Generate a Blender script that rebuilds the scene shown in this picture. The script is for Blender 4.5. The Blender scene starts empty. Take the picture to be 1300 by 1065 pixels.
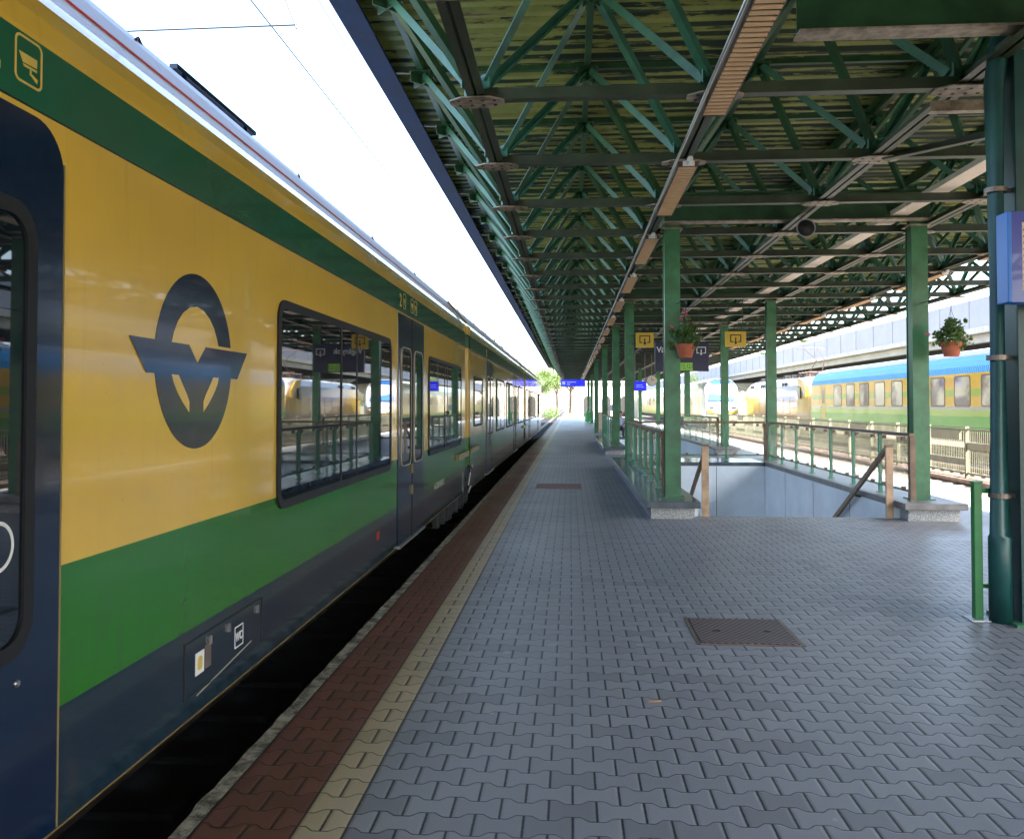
import bpy, bmesh, math, random
from mathutils import Vector, Matrix, Quaternion
R = math.radians
random.seed(7)
scene = bpy.context.scene
COL = scene.collection

# ------------------------------------------------------------------ camera, world, sun, exposure
F_PX = 1080.0
cam_d = bpy.data.cameras.new('camera'); cam = bpy.data.objects.new('camera', cam_d); COL.objects.link(cam)
cam_d.sensor_fit = 'HORIZONTAL'; cam_d.sensor_width = 36.0; cam_d.lens = F_PX / 1300 * 36
cam_d.shift_y = -45 / 1300.0
cam_d.clip_start = 0.05; cam_d.clip_end = 2500
pit = math.atan(26.5 / F_PX); yaw = math.atan(74 / F_PX * math.cos(pit))
cam.location = (0, 0, 1.6); cam.rotation_euler = (R(90) + pit, 0, yaw)
scene.camera = cam
scene.render.resolution_x = 1024; scene.render.resolution_y = 838

SUN_EL, SUN_AZ = R(46), R(118)          # azimuth from +Y towards +X
world = bpy.data.worlds.new("World"); scene.world = world; world.use_nodes = True
wt = world.node_tree; wt.nodes.clear()
sky = wt.nodes.new('ShaderNodeTexSky'); sky.sky_type = 'NISHITA'; sky.sun_disc = False
sky.sun_elevation = SUN_EL; sky.sun_rotation = SUN_AZ; sky.air_density = 1.0; sky.dust_density = 2.5; sky.ozone_density = 1.0
bg = wt.nodes.new('ShaderNodeBackground'); bg.inputs[1].default_value = 0.14
wo = wt.nodes.new('ShaderNodeOutputWorld'); wt.links.new(sky.outputs[0], bg.inputs[0]); wt.links.new(bg.outputs[0], wo.inputs[0])
sd = bpy.data.lights.new('sun', 'SUN'); sd.energy = 5.0; sd.angle = R(0.5); sd.color = (1.0, 0.94, 0.85)
sun = bpy.data.objects.new('sun', sd); COL.objects.link(sun)
S = Vector((math.sin(SUN_AZ) * math.cos(SUN_EL), math.cos(SUN_AZ) * math.cos(SUN_EL), math.sin(SUN_EL)))
sun.rotation_euler = S.to_track_quat('Z', 'Y').to_euler()
scene.view_settings.view_transform = 'Standard'; scene.view_settings.look = 'None'
scene.view_settings.exposure = 3.15; scene.view_settings.gamma = 1.0

# ------------------------------------------------------------------ helpers: objects
def tag(o, label, cat, group=None):
    o['label'] = label; o['category'] = cat
    if group: o['group'] = group
    return o
def empty(name, loc, label, cat, group=None):
    o = bpy.data.objects.new(name, None); o.empty_display_size = .2; COL.objects.link(o); o.location = loc
    return tag(o, label, cat, group)
def struct(o, kind='structure'):
    o['kind'] = kind; return o

class MB:
    """collects shapes for one mesh object"""
    def __init__(s): s.v = []; s.f = []; s.smooth = False
    def add(s, vs, fs):
        b = len(s.v); s.v += [tuple(v) for v in vs]; s.f += [tuple(b + i for i in f) for f in fs]; return s
    def box(s, x0, x1, y0, y1, z0, z1):
        return s.add([(x0,y0,z0),(x1,y0,z0),(x1,y1,z0),(x0,y1,z0),(x0,y0,z1),(x1,y0,z1),(x1,y1,z1),(x0,y1,z1)],
                     [(0,3,2,1),(4,5,6,7),(0,1,5,4),(1,2,6,5),(2,3,7,6),(3,0,4,7)])
    def bar(s, p, q, w, h, up=(0,0,1)):
        p = Vector(p); q = Vector(q); d = (q - p).normalized(); u = Vector(up)
        r = d.cross(u)
        if r.length < 1e-4: r = d.cross(Vector((1,0,0)))
        r.normalize(); u = r.cross(d)
        vs = [a + r*(sx*w/2) + u*(sy*h/2) for a in (p, q) for sx, sy in ((-1,-1),(1,-1),(1,1),(-1,1))]
        return s.add(vs, [(0,1,2,3),(7,6,5,4),(0,4,5,1),(1,5,6,2),(2,6,7,3),(3,7,4,0)])
    def angle(s, p, q, w, t=.01, up=(0,0,1)):
        p = Vector(p); q = Vector(q); d = (q - p).normalized(); u = Vector(up)
        r = d.cross(u)
        if r.length < 1e-4: r = d.cross(Vector((1,0,0)))
        r.normalize(); u = r.cross(d)
        prof = [(-w/2,-w/2),(w/2,-w/2),(w/2,-w/2+t),(-w/2+t,-w/2+t),(-w/2+t,w/2),(-w/2,w/2)]
        vs = [a + r*x + u*y for a in (p, q) for x, y in prof]
        n = 6; fs = [(0,1,2,3),(0,3,4,5),(9,8,7,6),(11,10,9,6)]
        fs += [(i, i+n, (i+1)%n+n, (i+1)%n) for i in range(n)]
        return s.add(vs, fs)
    def tube(s, pts, r, n=8, rs=None):
        pts = [Vector(p) for p in pts]; b = len(s.v); m = len(pts)
        for i, p in enumerate(pts):
            d = (pts[min(i+1, m-1)] - pts[max(i-1, 0)]).normalized()
            a = d.cross(Vector((0,0,1)))
            if a.length < 1e-3: a = d.cross(Vector((0,1,0)))
            a.normalize(); c = a.cross(d); rr = rs[i] if rs else r
            for k in range(n):
                t = 2*math.pi*k/n; s.v.append(tuple(p + a*(rr*math.cos(t)) + c*(rr*math.sin(t))))
        for i in range(m-1):
            for k in range(n):
                k2 = (k+1) % n; s.f.append((b+i*n+k, b+i*n+k2, b+(i+1)*n+k2, b+(i+1)*n+k))
        s.f.append(tuple(b+k for k in range(n))[::-1]); s.f.append(tuple(b+(m-1)*n+k for k in range(n)))
        return s
    def lathe(s, prof, c, n=24, axis='z'):
        b = len(s.v); cx, cy, cz = c
        for r, h in prof:
            for k in range(n):
                t = 2*math.pi*k/n; a, e = r*math.cos(t), r*math.sin(t)
                s.v.append({'z': (cx+a, cy+e, cz+h), 'y': (cx+a, cy+h, cz+e), 'x': (cx+h, cy+a, cz+e)}[axis])
        for i in range(len(prof)-1):
            for k in range(n):
                k2 = (k+1) % n; s.f.append((b+i*n+k, b+i*n+k2, b+(i+1)*n+k2, b+(i+1)*n+k))
        s.f.append(tuple(b+k for k in range(n))[::-1]); s.f.append(tuple(b+(len(prof)-1)*n+k for k in range(n)))
        return s
    def prism(s, poly, a0, a1, axis='x'):
        """poly: 2D outline; axis x -> (y,z), y -> (x,z), z -> (x,y)"""
        n = len(poly)
        def P(u, v, a): return {'x': (a,u,v), 'y': (u,a,v), 'z': (u,v,a)}[axis]
        vs = [P(u, v, a0) for u, v in poly] + [P(u, v, a1) for u, v in poly]
        fs = [tuple(range(n))[::-1], tuple(range(n, 2*n))] + [(i, (i+1)%n, (i+1)%n+n, i+n) for i in range(n)]
        return s.add(vs, fs)
    def ring(s, outer, inner, a0, a1, axis='x'):
        n = len(outer)
        def P(p, a): u, v = p; return {'x': (a,u,v), 'y': (u,a,v), 'z': (u,v,a)}[axis]
        vs = [P(p, a) for a in (a0, a1) for l in (outer, inner) for p in l]
        fs = []
        for i in range(n):
            j = (i+1) % n
            fs += [(i, j, n+j, n+i), (2*n+i, 3*n+i, 3*n+j, 2*n+j), (i, 2*n+i, 2*n+j, j), (n+i, n+j, 3*n+j, 3*n+i)]
        return s.add(vs, fs)
    def build(s, name, mat, parent=None, smooth=False, bevel=0, label=None, loc=None):
        me = bpy.data.meshes.new(name)
        vs = s.v
        if parent is not None or loc is not None:
            o = Vector(loc) if loc is not None else world_loc(parent)
            vs = [(x-o.x, y-o.y, z-o.z) for x, y, z in s.v]
        me.from_pydata(vs, [], s.f); me.update()
        bm = bmesh.new(); bm.from_mesh(me); bmesh.ops.recalc_face_normals(bm, faces=bm.faces); bm.to_mesh(me); bm.free()
        ob = bpy.data.objects.new(name, me); COL.objects.link(ob)
        if mat is not None: me.materials.append(mat)
        if parent is not None: ob.parent = parent
        elif loc is not None: ob.location = loc
        if smooth:
            for p in me.polygons: p.use_smooth = True
        if bevel:
            b = ob.modifiers.new('bevel', 'BEVEL'); b.width = bevel; b.segments = 2; b.limit_method = 'ANGLE'
        if label: ob['label'] = label
        return ob
def world_loc(o):
    v = Vector(o.location)
    while o.parent: o = o.parent; v += Vector(o.location)
    return v
def kids(o): return [c for c in bpy.data.objects if c.parent == o]
def copy_tree(o, parent=None):
    c = o.copy(); COL.objects.link(c); c.parent = parent
    for ch in kids(o): copy_tree(ch, c)
    return c
def rr(u0, u1, v0, v1, r, n=6):
    pts = []
    for cu, cv, a0 in ((u1-r, v1-r, 0), (u0+r, v1-r, 90), (u0+r, v0+r, 180), (u1-r, v0+r, 270)):
        for k in range(n+1):
            a = R(a0 + 90*k/n); pts.append((cu + r*math.cos(a), cv + r*math.sin(a)))
    return pts
def circ(cu, cv, r, n=40, a0=0, a1=360):
    m = n if a1-a0 == 360 else n+1
    return [(cu + r*math.cos(R(a0+(a1-a0)*k/n)), cv + r*math.sin(R(a0+(a1-a0)*k/n))) for k in range(m)]

def text_mesh(s, size, name, mat, parent, origin, right, up, depth=.002, align='LEFT', sx=1.0, bold=0):
    """lettering as a mesh: origin point, right and up directions"""
    cu = bpy.data.curves.new('t', 'FONT'); cu.body = s; cu.size = size; cu.align_x = align; cu.extrude = depth/2; cu.offset = bold
    to = bpy.data.objects.new('t', cu); COL.objects.link(to)
    dg = bpy.context.evaluated_depsgraph_get(); me = bpy.data.meshes.new_from_object(to.evaluated_get(dg))
    bpy.data.objects.remove(to); bpy.data.curves.remove(cu)
    r = Vector(right).normalized(); u = Vector(up).normalized(); n = r.cross(u)
    o = Vector(origin) - (world_loc(parent) if parent else Vector())
    for v in me.vertices:
        c = v.co.copy(); v.co = o + r*(c.x*sx) + u*c.y + n*c.z
    me.materials.clear(); me.materials.append(mat)
    ob = bpy.data.objects.new(name, me); COL.objects.link(ob); ob.parent = parent
    return ob

# ------------------------------------------------------------------ helpers: materials
class NT:
    def __init__(s, name):
        s.mat = bpy.data.materials.new(name); s.mat.use_nodes = True; s.t = s.mat.node_tree
        s.p = s.t.nodes['Principled BSDF']; s.geo = s.t.nodes.new('ShaderNodeNewGeometry')
        s.sep = s.t.nodes.new('ShaderNodeSeparateXYZ'); s.link(s.geo.outputs['Position'], s.sep.inputs[0])
        s.X, s.Y, s.Z = s.sep.outputs
    def link(s, a, b): s.t.links.new(a, b)
    def put(s, sock, v):
        if isinstance(v, bpy.types.NodeSocket): s.link(v, sock)
        else: sock.default_value = v
    def m(s, op, a, b=None, c=None):
        n = s.t.nodes.new('ShaderNodeMath'); n.operation = op
        for i, v in enumerate((a, b, c)):
            if v is not None: s.put(n.inputs[i], v)
        return n.outputs[0]
    def mix(s, f, a, b, mode='MIX'):
        n = s.t.nodes.new('ShaderNodeMix'); n.data_type = 'RGBA'; n.blend_type = mode
        s.put(n.inputs[0], f)
        for i, v in ((6, a), (7, b)):
            if isinstance(v, tuple) and len(v) == 3: v = v + (1,)
            s.put(n.inputs[i], v)
        return n.outputs[2]
    def noise(s, scale, detail=4, rough=.6, sx=1, sy=1, sz=1, vec=None):
        mp = s.t.nodes.new('ShaderNodeMapping'); mp.inputs['Scale'].default_value = (sx, sy, sz)
        s.link(vec or s.geo.outputs['Position'], mp.inputs[0])
        n = s.t.nodes.new('ShaderNodeTexNoise'); n.inputs['Scale'].default_value = scale
        n.inputs['Detail'].default_value = detail; n.inputs['Roughness'].default_value = rough
        s.link(mp.outputs[0], n.inputs[0]); return n.outputs[0]
    def ramp(s, f, stops, interp='LINEAR'):
        n = s.t.nodes.new('ShaderNodeValToRGB'); s.put(n.inputs[0], f); cr = n.color_ramp; cr.interpolation = interp
        while len(cr.elements) < len(stops): cr.elements.new(.5)
        for e, (p, c) in zip(cr.elements, stops):
            e.position = p; e.color = (c + (1,)) if isinstance(c, tuple) else (c, c, c, 1)
        return n.outputs[0]
    def step(s, f, lo, hi):
        n = s.t.nodes.new('ShaderNodeMapRange'); n.interpolation_type = 'SMOOTHSTEP'
        s.put(n.inputs[0], f); n.inputs[1].default_value = lo; n.inputs[2].default_value = hi
        return n.outputs[0]
    def bump(s, h, strength=.3, dist=.01):
        n = s.t.nodes.new('ShaderNodeBump'); n.inputs['Strength'].default_value = strength
        n.inputs['Distance'].default_value = dist; s.link(h, n.inputs['Height']); s.link(n.outputs[0], s.p.inputs['Normal'])
    def out(s, col=None, rough=.5, metal=0, coat=0, spec=None, ior=None):
        if col is not None: s.put(s.p.inputs['Base Color'], col + (1,) if isinstance(col, tuple) and len(col) == 3 else col)
        s.put(s.p.inputs['Roughness'], rough); s.put(s.p.inputs['Metallic'], metal)
        if coat: s.p.inputs['Coat Weight'].default_value = coat; s.p.inputs['Coat Roughness'].default_value = .03
        if ior: s.p.inputs['IOR'].default_value = ior
        return s.mat
def simple(name, col, rough=.5, var=.15, scale=3, metal=0, bump=0, coat=0, dirt=0, dirtcol=(.05,.04,.03), ior=None):
    t = NT(name); n = t.noise(scale, 5); f = t.step(n, .3, .7)
    a = tuple(c*(1-var) for c in col); b = tuple(min(1, c*(1+var)) for c in col)
    c = t.mix(f, a, b)
    if dirt:
        d = t.step(t.noise(scale*2.3, 6, .7), .62 - dirt*.25, .72); c = t.mix(t.m('MULTIPLY', d, min(1, dirt*1.5)), c, dirtcol)
    if bump: t.bump(t.noise(scale*8, 4), bump, .01)
    return t.out(c, t.m('ADD', rough - .05, t.m('MULTIPLY', n, .12)), metal, coat, ior=ior)

M = {}
YEL = (.72, .455, .06); DGR = (.012, .115, .06); GRN = (.016, .155, .004); NAV = (.004, .022, .042)
def bands(t, stops):
    """stops: [(z_upper, colour)...] last has None"""
    c = stops[-1][1]
    for z, col in reversed(stops[:-1]):
        c = t.mix(t.m('GREATER_THAN', t.Z, z), col, c)
    return c
t = NT('train_paint')
c = bands(t, [(.560, NAV), (1.045, GRN), (2.570, YEL), (2.578, (.01,.03,.02)), (2.802, DGR), (9, YEL)])
n = t.noise(.9, 4, .5, 1, .6, 1)
c = t.mix(t.m('MULTIPLY', t.step(n, .35, .75), .22), c, (.12,.10,.07), 'MIX')
streak = t.step(t.noise(3, 5, .6, 1, 6, .5), .55, .8)
c = t.mix(t.m('MULTIPLY', streak, .12), c, (.07,.06,.05))
low = t.m('MULTIPLY', t.step(t.Z, 1.15, .15), t.step(t.noise(5, 6, .7, 1, 2.5, .6), .5, .68))
c = t.mix(t.m('MULTIPLY', low, .4), c, (.06,.052,.042))
sp = t.step(t.noise(38, 3, .6, 1, 1, .7), .71, .75); c = t.mix(t.m('MULTIPLY', sp, .3), c, (.10,.09,.07))
t.bump(t.noise(1.3, 2, .5, 1, 1, .5), .05, .05)
M['train'] = t.out(c, t.m('ADD', .07, t.m('MULTIPLY', n, .1)), 0, .3)
t.p.inputs['Specular IOR Level'].default_value = .45
M['train_yellow'] = simple('yellow_paint', YEL, .2, .08, 1, coat=.5)
M['train_roof'] = simple('train_roof_paint', (.55,.56,.68), .35, .12, 1.5, dirt=.2)
M['navy'] = simple('navy_paint', (.004,.015,.042), .12, .15, 1.2, coat=.15)
M['navy_low'] = simple('navy_paint_satin', (.012,.026,.05), .4, .15, 2, dirt=.15, dirtcol=(.05,.045,.04))
M['rubber'] = simple('black_rubber', (.006,.006,.008), .6, .2, 5)
M['seal'] = simple('pale_seal', (.45,.42,.33), .4, .1, 5)
t = NT('tinted_glass'); M['glass_dark'] = t.out((.005,.009,.015), .015, 0, .2, ior=1.58)
M['under'] = simple('underframe_black', (.014,.014,.014), .7, .3, 3, bump=.2)
M['steel'] = simple('worn_steel', (.38,.36,.34), .35, .2, 6, metal=.8)
M['rail'] = simple('rail_steel', (.22,.17,.14), .45, .3, 4, metal=.5)
M['white'] = simple('white_paint', (.75,.75,.73), .4, .05, 3)
M['gold'] = simple('yellow_lettering', (.62,.46,.10), .35, .06, 4)
M['gold_dull'] = simple('dull_gold_strip', (.24,.18,.06), .35, .1, 4)
M['red'] = simple('red_label', (.55,.03,.02), .4, .08, 4)
M['bellows'] = simple('bellows_rubber', (.02,.02,.02), .8, .2, 3)
# platform
def paver(name, cols, tint=.25):
    t = NT(name); L, P = .19, .139
    u = t.m('DIVIDE', t.m('ADD', t.X, .848), L); v = t.m('DIVIDE', t.Y, P)
    j = t.m('ROUND', v)
    half = t.m('MULTIPLY', t.m('SUBTRACT', j, 1.0), .5)
    T = t.m('COSINE', t.m('MULTIPLY', t.m('ADD', u, half), 2*math.pi))
    T = t.m('MAXIMUM', -1.0, t.m('MINIMUM', 1.0, t.m('MULTIPLY', T, 1.9)))
    T = t.m('MULTIPLY', T, .115)
    line = t.m('ADD', j, T)
    dh = t.m('MULTIPLY', t.m('ABSOLUTE', t.m('SUBTRACT', v, line)), P)
    row = t.m('SUBTRACT', j, t.m('LESS_THAN', v, line))
    w = t.m('ADD', u, t.m('MULTIPLY', row, .5)); cw = t.m('FLOOR', w)
    dv = t.m('MULTIPLY', t.m('ABSOLUTE', t.m('SUBTRACT', w, t.m('ROUND', w))), L)
    d = t.m('MINIMUM', t.m('MULTIPLY', dh, 1.15), t.m('MULTIPLY', dv, .62))
    for xx in (.848, 1.038, 1.420): d = t.m('MINIMUM', d, t.m('MULTIPLY', t.m('ABSOLUTE', t.m('ADD', t.X, xx)), .7))
    wig = t.m('MULTIPLY', t.m('SUBTRACT', t.noise(60, 2), .5), .003)
    d = t.m('ADD', d, wig)
    joint = t.step(d, .0008, .0052)
    cx = t.t.nodes.new('ShaderNodeCombineXYZ'); t.put(cx.inputs[0], cw); t.put(cx.inputs[1], row)
    wn = t.t.nodes.new('ShaderNodeTexWhiteNoise'); t.link(cx.outputs[0], wn.inputs[0])
    c = t.mix(wn.outputs[0], cols[0], cols[1])
    big = t.step(t.noise(.7, 4, .6), .3, .75); c = t.mix(t.m('MULTIPLY', big, .45), c, cols[2])
    fine = t.noise(220, 3, .7); c = t.mix(t.m('MULTIPLY', t.step(fine, .42, .7), .45), c, tuple(x*1.5 for x in cols[1]))
    spots = t.step(t.noise(14, 5, .7), .66, .74); c = t.mix(t.m('MULTIPLY', spots, .35), c, tuple(x*.45 for x in cols[0]))
    gum = t.step(t.noise(5.5, 2, .4), .735, .75); c = t.mix(t.m('MULTIPLY', gum, .4), c, tuple(x*1.7 for x in cols[1]))
    path = t.step(t.noise(.35, 5, .65, 1, .35, 1), .45, .7); c = t.mix(t.m('MULTIPLY', path, .30), c, tuple(x*.55 for x in cols[0]))
    old = t.m('GREATER_THAN', t.noise(1, 0, 0, vec=wn.outputs[1], sx=9, sy=9, sz=9), .66); c = t.mix(t.m('MULTIPLY', old, .35), c, tuple(x*.6 for x in cols[0]))
    c = t.mix(joint, (.010,.010,.010), c)
    edge = t.step(d, .0, .011)
    h = t.m('ADD', t.m('MULTIPLY', edge, 1.0), t.m('MULTIPLY', fine, .12))
    h = t.m('ADD', h, t.m('MULTIPLY', wn.outputs[0], .25))
    t.bump(h, .4, .005)
    return t.out(c, t.m('ADD', .47, t.m('MULTIPLY', big, -.12)), 0)
M['pave'] = paver('grey_pavers', ((.225,.23,.245), (.285,.29,.30), (.20,.21,.23)))
M['pave_red'] = paver('red_pavers', ((.15,.058,.046), (.20,.078,.06), (.13,.055,.05)))
M['pave_yel'] = paver('buff_pavers', ((.40,.32,.20), (.48,.39,.25), (.35,.29,.19)))
t = NT('worn_concrete'); n = t.noise(9, 6, .75); n2 = t.noise(40, 4, .7)
c = t.mix(t.step(n, .35, .65), (.07,.06,.045), (.42,.38,.29)); t.bump(t.m('ADD', n, t.m('MULTIPLY', n2, .5)), .8, .03)
M['curb'] = t.out(c, .85)
M['concrete'] = simple('concrete', (.42,.41,.38), .8, .2, 2, bump=.25, dirt=.25)
M['granite'] = simple('speckled_granite', (.42,.41,.39), .5, .5, 70)
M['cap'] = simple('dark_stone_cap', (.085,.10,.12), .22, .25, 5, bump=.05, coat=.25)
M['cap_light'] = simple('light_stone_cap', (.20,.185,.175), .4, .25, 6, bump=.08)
M['panel'] = simple('pale_wall_panel', (.82,.88,.92), .45, .08, 1.2, dirt=.08, dirtcol=(.2,.2,.2))
M['ballast'] = None
t = NT('ballast_stones'); vo = t.t.nodes.new('ShaderNodeTexVoronoi'); vo.inputs['Scale'].default_value = 18; t.link(t.geo.outputs['Position'], vo.inputs['Vector'])
c = t.mix(vo.outputs['Color'], (.09,.06,.045), (.20,.14,.10)); c = t.mix(t.step(t.noise(.6, 4), .35, .7), c, (.11,.075,.055)); t.bump(vo.outputs['Distance'], 1, .05)
M['ballast'] = t.out(c, .95)
t = NT('dry_ground'); n = t.noise(.15, 6, .65); c = t.mix(t.step(n, .4, .6), (.20,.17,.12), (.07,.10,.03)); t.bump(t.noise(5, 5), .6, .1)
M['ground'] = t.out(c, .95)
M['ballast_under_shade'] = simple('shade_black_ballast', (.015,.013,.012), .8, .4, 12, bump=.6)  # near-black colour paints in the shade of the gap under the near train
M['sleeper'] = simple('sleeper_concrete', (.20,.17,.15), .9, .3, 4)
# canopy
M['green'] = simple('green_steel_paint', (.020,.068,.026), .4, .3, 4, dirt=.2, dirtcol=(.05,.045,.02))
M['teal'] = simple('teal_brace_paint', (.035,.135,.085), .38, .3, 3, dirt=.12, dirtcol=(.05,.05,.03))
M['olive'] = simple('olive_chord_paint', (.034,.05,.024), .45, .35, 3, dirt=.35, dirtcol=(.09,.06,.03))
M['gusset'] = simple('weathered_bounce_lit_gusset_paint', (.26,.21,.15), .5, .5, 9, dirt=.3, dirtcol=(.05,.03,.02))  # beige base paints in warm ground bounce on undersides; mottling and dirt are weathering
M['column'] = simple('green_column_paint', (.038,.155,.065), .32, .25, 4, dirt=.2, dirtcol=(.04,.08,.04), bump=.04)
M['column_dark'] = simple('dark_teal_column_paint', (.008,.05,.045), .35, .25, 3, dirt=.1)
M['pipe'] = simple('teal_pipe_paint', (.013,.075,.068), .35, .25, 3, dirt=.12, dirtcol=(.03,.05,.04))
M['railgreen'] = simple('green_rail_paint', (.07,.26,.15), .35, .15, 3)
M['thinpost'] = simple('bright_green_paint', (.03,.22,.05), .32, .15, 3)
M['bronze'] = simple('brown_handrail', (.20,.12,.07), .4, .3, 5, bump=.05)
M['tan'] = simple('tan_handrail_post', (.50,.32,.19), .4, .25, 6)
t = NT('peeling_deck_paint')
n = t.noise(1.0, 6, .72, .55, 5.5, 1); lg = t.noise(.22, 3, .5, 1, .8, 1)
f = t.step(t.m('ADD', n, t.m('ADD', t.m('MULTIPLY', t.m('SUBTRACT', lg, .5), .55), t.m('MULTIPLY', t.m('SUBTRACT', t.m('LESS_THAN', t.Z, 5.75), .6), .09))), .49, .53)
c = t.mix(f, (.014,.038,.018), t.mix(t.noise(3, 3), (.14,.18,.04), (.33,.35,.08)))
c = t.mix(t.step(t.noise(2.5, 5, .7, .4, 3, 1), .62, .7), c, (.10,.05,.03))
t.bump(f, .2, .003)
M['deck'] = t.out(c, .6)
M['fascia'] = simple('blue_gutter_paint', (.0015,.020,.075), .85, .25, 3)
t = NT('louvre_slat'); n = t.noise(6, 4); M['louvre'] = t.out(t.mix(n, (.62,.38,.18), (.80,.55,.32)), .5)
M['tray'] = simple('cream_cable_tray', (.72,.62,.50), .5, .06, 3)
M['lamphouse'] = simple('brown_lamp_housing', (.10,.07,.05), .45, .3, 4)
M['chrome'] = simple('grey_conduit', (.35,.36,.36), .3, .1, 4, metal=.7)
M['signyel'] = simple('yellow_sign', (.60,.38,.03), .4, .06, 4)
M['signnavy'] = simple('navy_sign', (.016,.020,.07), .35, .08, 4)
M['black'] = simple('black_paint', (.012,.012,.012), .5, .1, 4)
M['blueframe'] = simple('blue_display_frame', (.005,.14,.50), .35, .1, 3)
M['bluedark'] = simple('blue_display_face', (.02,.03,.26), .3, .1, 3, coat=.3)
M['paper'] = simple('cream_timetable', (.60,.48,.36), .5, .05, 8)
M['paperyel'] = simple('yellow_timetable_foot', (.62,.46,.05), .5, .05, 8)
M['printgrey'] = simple('printed_lines', (.16,.13,.12), .6, .05, 8)
def emis(name, col, st):
    t = NT(name); t.p.inputs['Emission Color'].default_value = col + (1,); t.p.inputs['Emission Strength'].default_value = st
    return t.out(col, .4)
M['bluelit'] = emis('lit_blue_display', (.01,.015,.65), .22)
M['exitlit'] = emis('lit_green_exit', (.16,.36,.03), .06)
M['terracotta'] = simple('terracotta', (.42,.11,.05), .7, .15, 8, bump=.06)
M['clockface'] = simple('clock_face', (.75,.68,.52), .4, .04, 6)
M['manhole'] = None
t = NT('rusty_chequer_plate'); vo = t.t.nodes.new('ShaderNodeTexWave'); vo.wave_type = 'BANDS'; vo.bands_direction = 'DIAGONAL'; vo.inputs['Scale'].default_value = 13
t.link(t.geo.outputs['Position'], vo.inputs[0]); c = t.mix(t.noise(7, 5, .7), (.05,.033,.04), (.12,.07,.07)); c = t.mix(t.step(vo.outputs[1], .5, .9), c, (.20,.145,.15)); t.bump(vo.outputs[1], .8, .006)
M['manhole'] = t.out(c, .45, .35)
M['drain'] = simple('red_brown_grate', (.20,.10,.09), .6, .3, 20)
t = NT('clear_panel'); n = t.noise(4, 4, .6)
t.p.inputs['Transmission Weight'].default_value = 1.0; t.p.inputs['Alpha'].default_value = .32
M['clear'] = t.out((.62,.70,.66), t.m('ADD', .04, t.m('MULTIPLY', n, .12)), 0)
t.p.inputs['IOR'].default_value = 1.12
# leaves
def leafmat(name, a, b, tr=.35):
    t = NT(name); oi = t.t.nodes.new('ShaderNodeObjectInfo'); n = t.noise(.8, 3); n2 = t.noise(9, 2)
    c = t.mix(t.m('MULTIPLY', t.m('ADD', n, n2), .5), a, b)
    t.p.inputs['Subsurface Weight'].default_value = 0
    m_ = t.out(c, .55)
    tr_ = t.t.nodes.new('ShaderNodeBsdfTranslucent'); t.link(c, tr_.inputs[0]); mx = t.t.nodes.new('ShaderNodeMixShader'); mx.inputs[0].default_value = tr
    o = [k for k in t.t.nodes if k.type == 'OUTPUT_MATERIAL'][0]
    t.link(t.p.outputs[0], mx.inputs[1]); t.link(tr_.outputs[0], mx.inputs[2]); t.link(mx.outputs[0], o.inputs[0])
    return m_
M['leaf'] = leafmat('tree_leaves', (.05,.11,.02), (.14,.20,.04))
M['leaf_bush'] = leafmat('bush_leaves', (.06,.14,.02), (.16,.26,.05))
M['leaf_pot'] = leafmat('potted_leaves', (.05,.12,.02), (.16,.24,.06))
M['petal'] = leafmat('pink_petals', (.65,.04,.12), (.80,.15,.25))
M['bark'] = simple('bark', (.10,.07,.05), .9, .3, 5, bump=.5)
# right hand trains
t = NT('coach_paint')
c = bands(t, [(1.16, (.05,.35,.02)), (1.40, (.33,.48,.06)), (1.53, (.42,.40,.36)), (1.93, (.78,.43,.015)), (2.20, (.36,.46,.03)), (2.80, (.78,.43,.015)), (9, (.03,.28,.55))])
g = t.noise(.5, 4, .6, 1, 1, 2)
c = t.mix(t.m('MULTIPLY', t.step(g, .4, .75), .25), c, (.55,.45,.22))
t.bump(t.noise(1.2, 3), .05, .05); M['coach'] = t.out(c, .25, 0, .3)
t = NT('coach_roof_blue'); w = t.t.nodes.new('ShaderNodeTexWave'); w.bands_direction = 'Y'; w.inputs['Scale'].default_value = 2.2; t.link(t.geo.outputs['Position'], w.inputs[0])
c = t.mix(t.noise(1.5, 4), (.01,.27,.56), (.02,.36,.66)); t.bump(w.outputs[1], .35, .03); M['coachblue'] = t.out(c, .35)
M['coachtop'] = simple('pale_roof_ridges', (.55,.60,.66), .4, .08, 2)
M['sash'] = simple('window_surround', (.18,.14,.10), .4, .1, 4)
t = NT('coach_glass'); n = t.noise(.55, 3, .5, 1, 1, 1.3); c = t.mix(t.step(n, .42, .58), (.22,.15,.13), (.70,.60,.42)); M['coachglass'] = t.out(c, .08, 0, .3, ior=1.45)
t = NT('loco_paint'); st_ = t.noise(1.0, 3, .5, 1, 3, .35)
c = bands(t, [(1.10, (.42,.30,.20)), (2.15, (.52,.33,.06)), (9, (.50,.46,.37))])
c = t.mix(t.m('MULTIPLY', t.step(st_, .48, .62), .45), c, (.36,.18,.03)); c2 = t.mix(t.m('GREATER_THAN', t.Z, 2.3), c, (.48,.45,.38))
M['loco'] = t.out(c2, .3, 0, .4)
M['locoyel'] = simple('loco_yellow', (.55,.34,.02), .3, .1, 2, coat=.3)
M['locored'] = simple('roof_gear_brown', (.10,.045,.035), .5, .25, 3)
t = NT('railcar_paint'); c = bands(t, [(.62, (.30,.50,.05)), (1.0, (.55,.38,.02)), (1.7, (.55,.42,.10)), (2.3, (.50,.34,.06)), (9, (.52,.46,.28))]); M['railcar'] = t.out(c, .3, 0, .4)
M['railcarwhite'] = simple('railcar_white', (.42,.44,.48), .25, .04, 1, coat=.5)
M['railcarblue'] = simple('railcar_blue_screen', (.03,.13,.42), .1, .1, 1, coat=.6)
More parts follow.
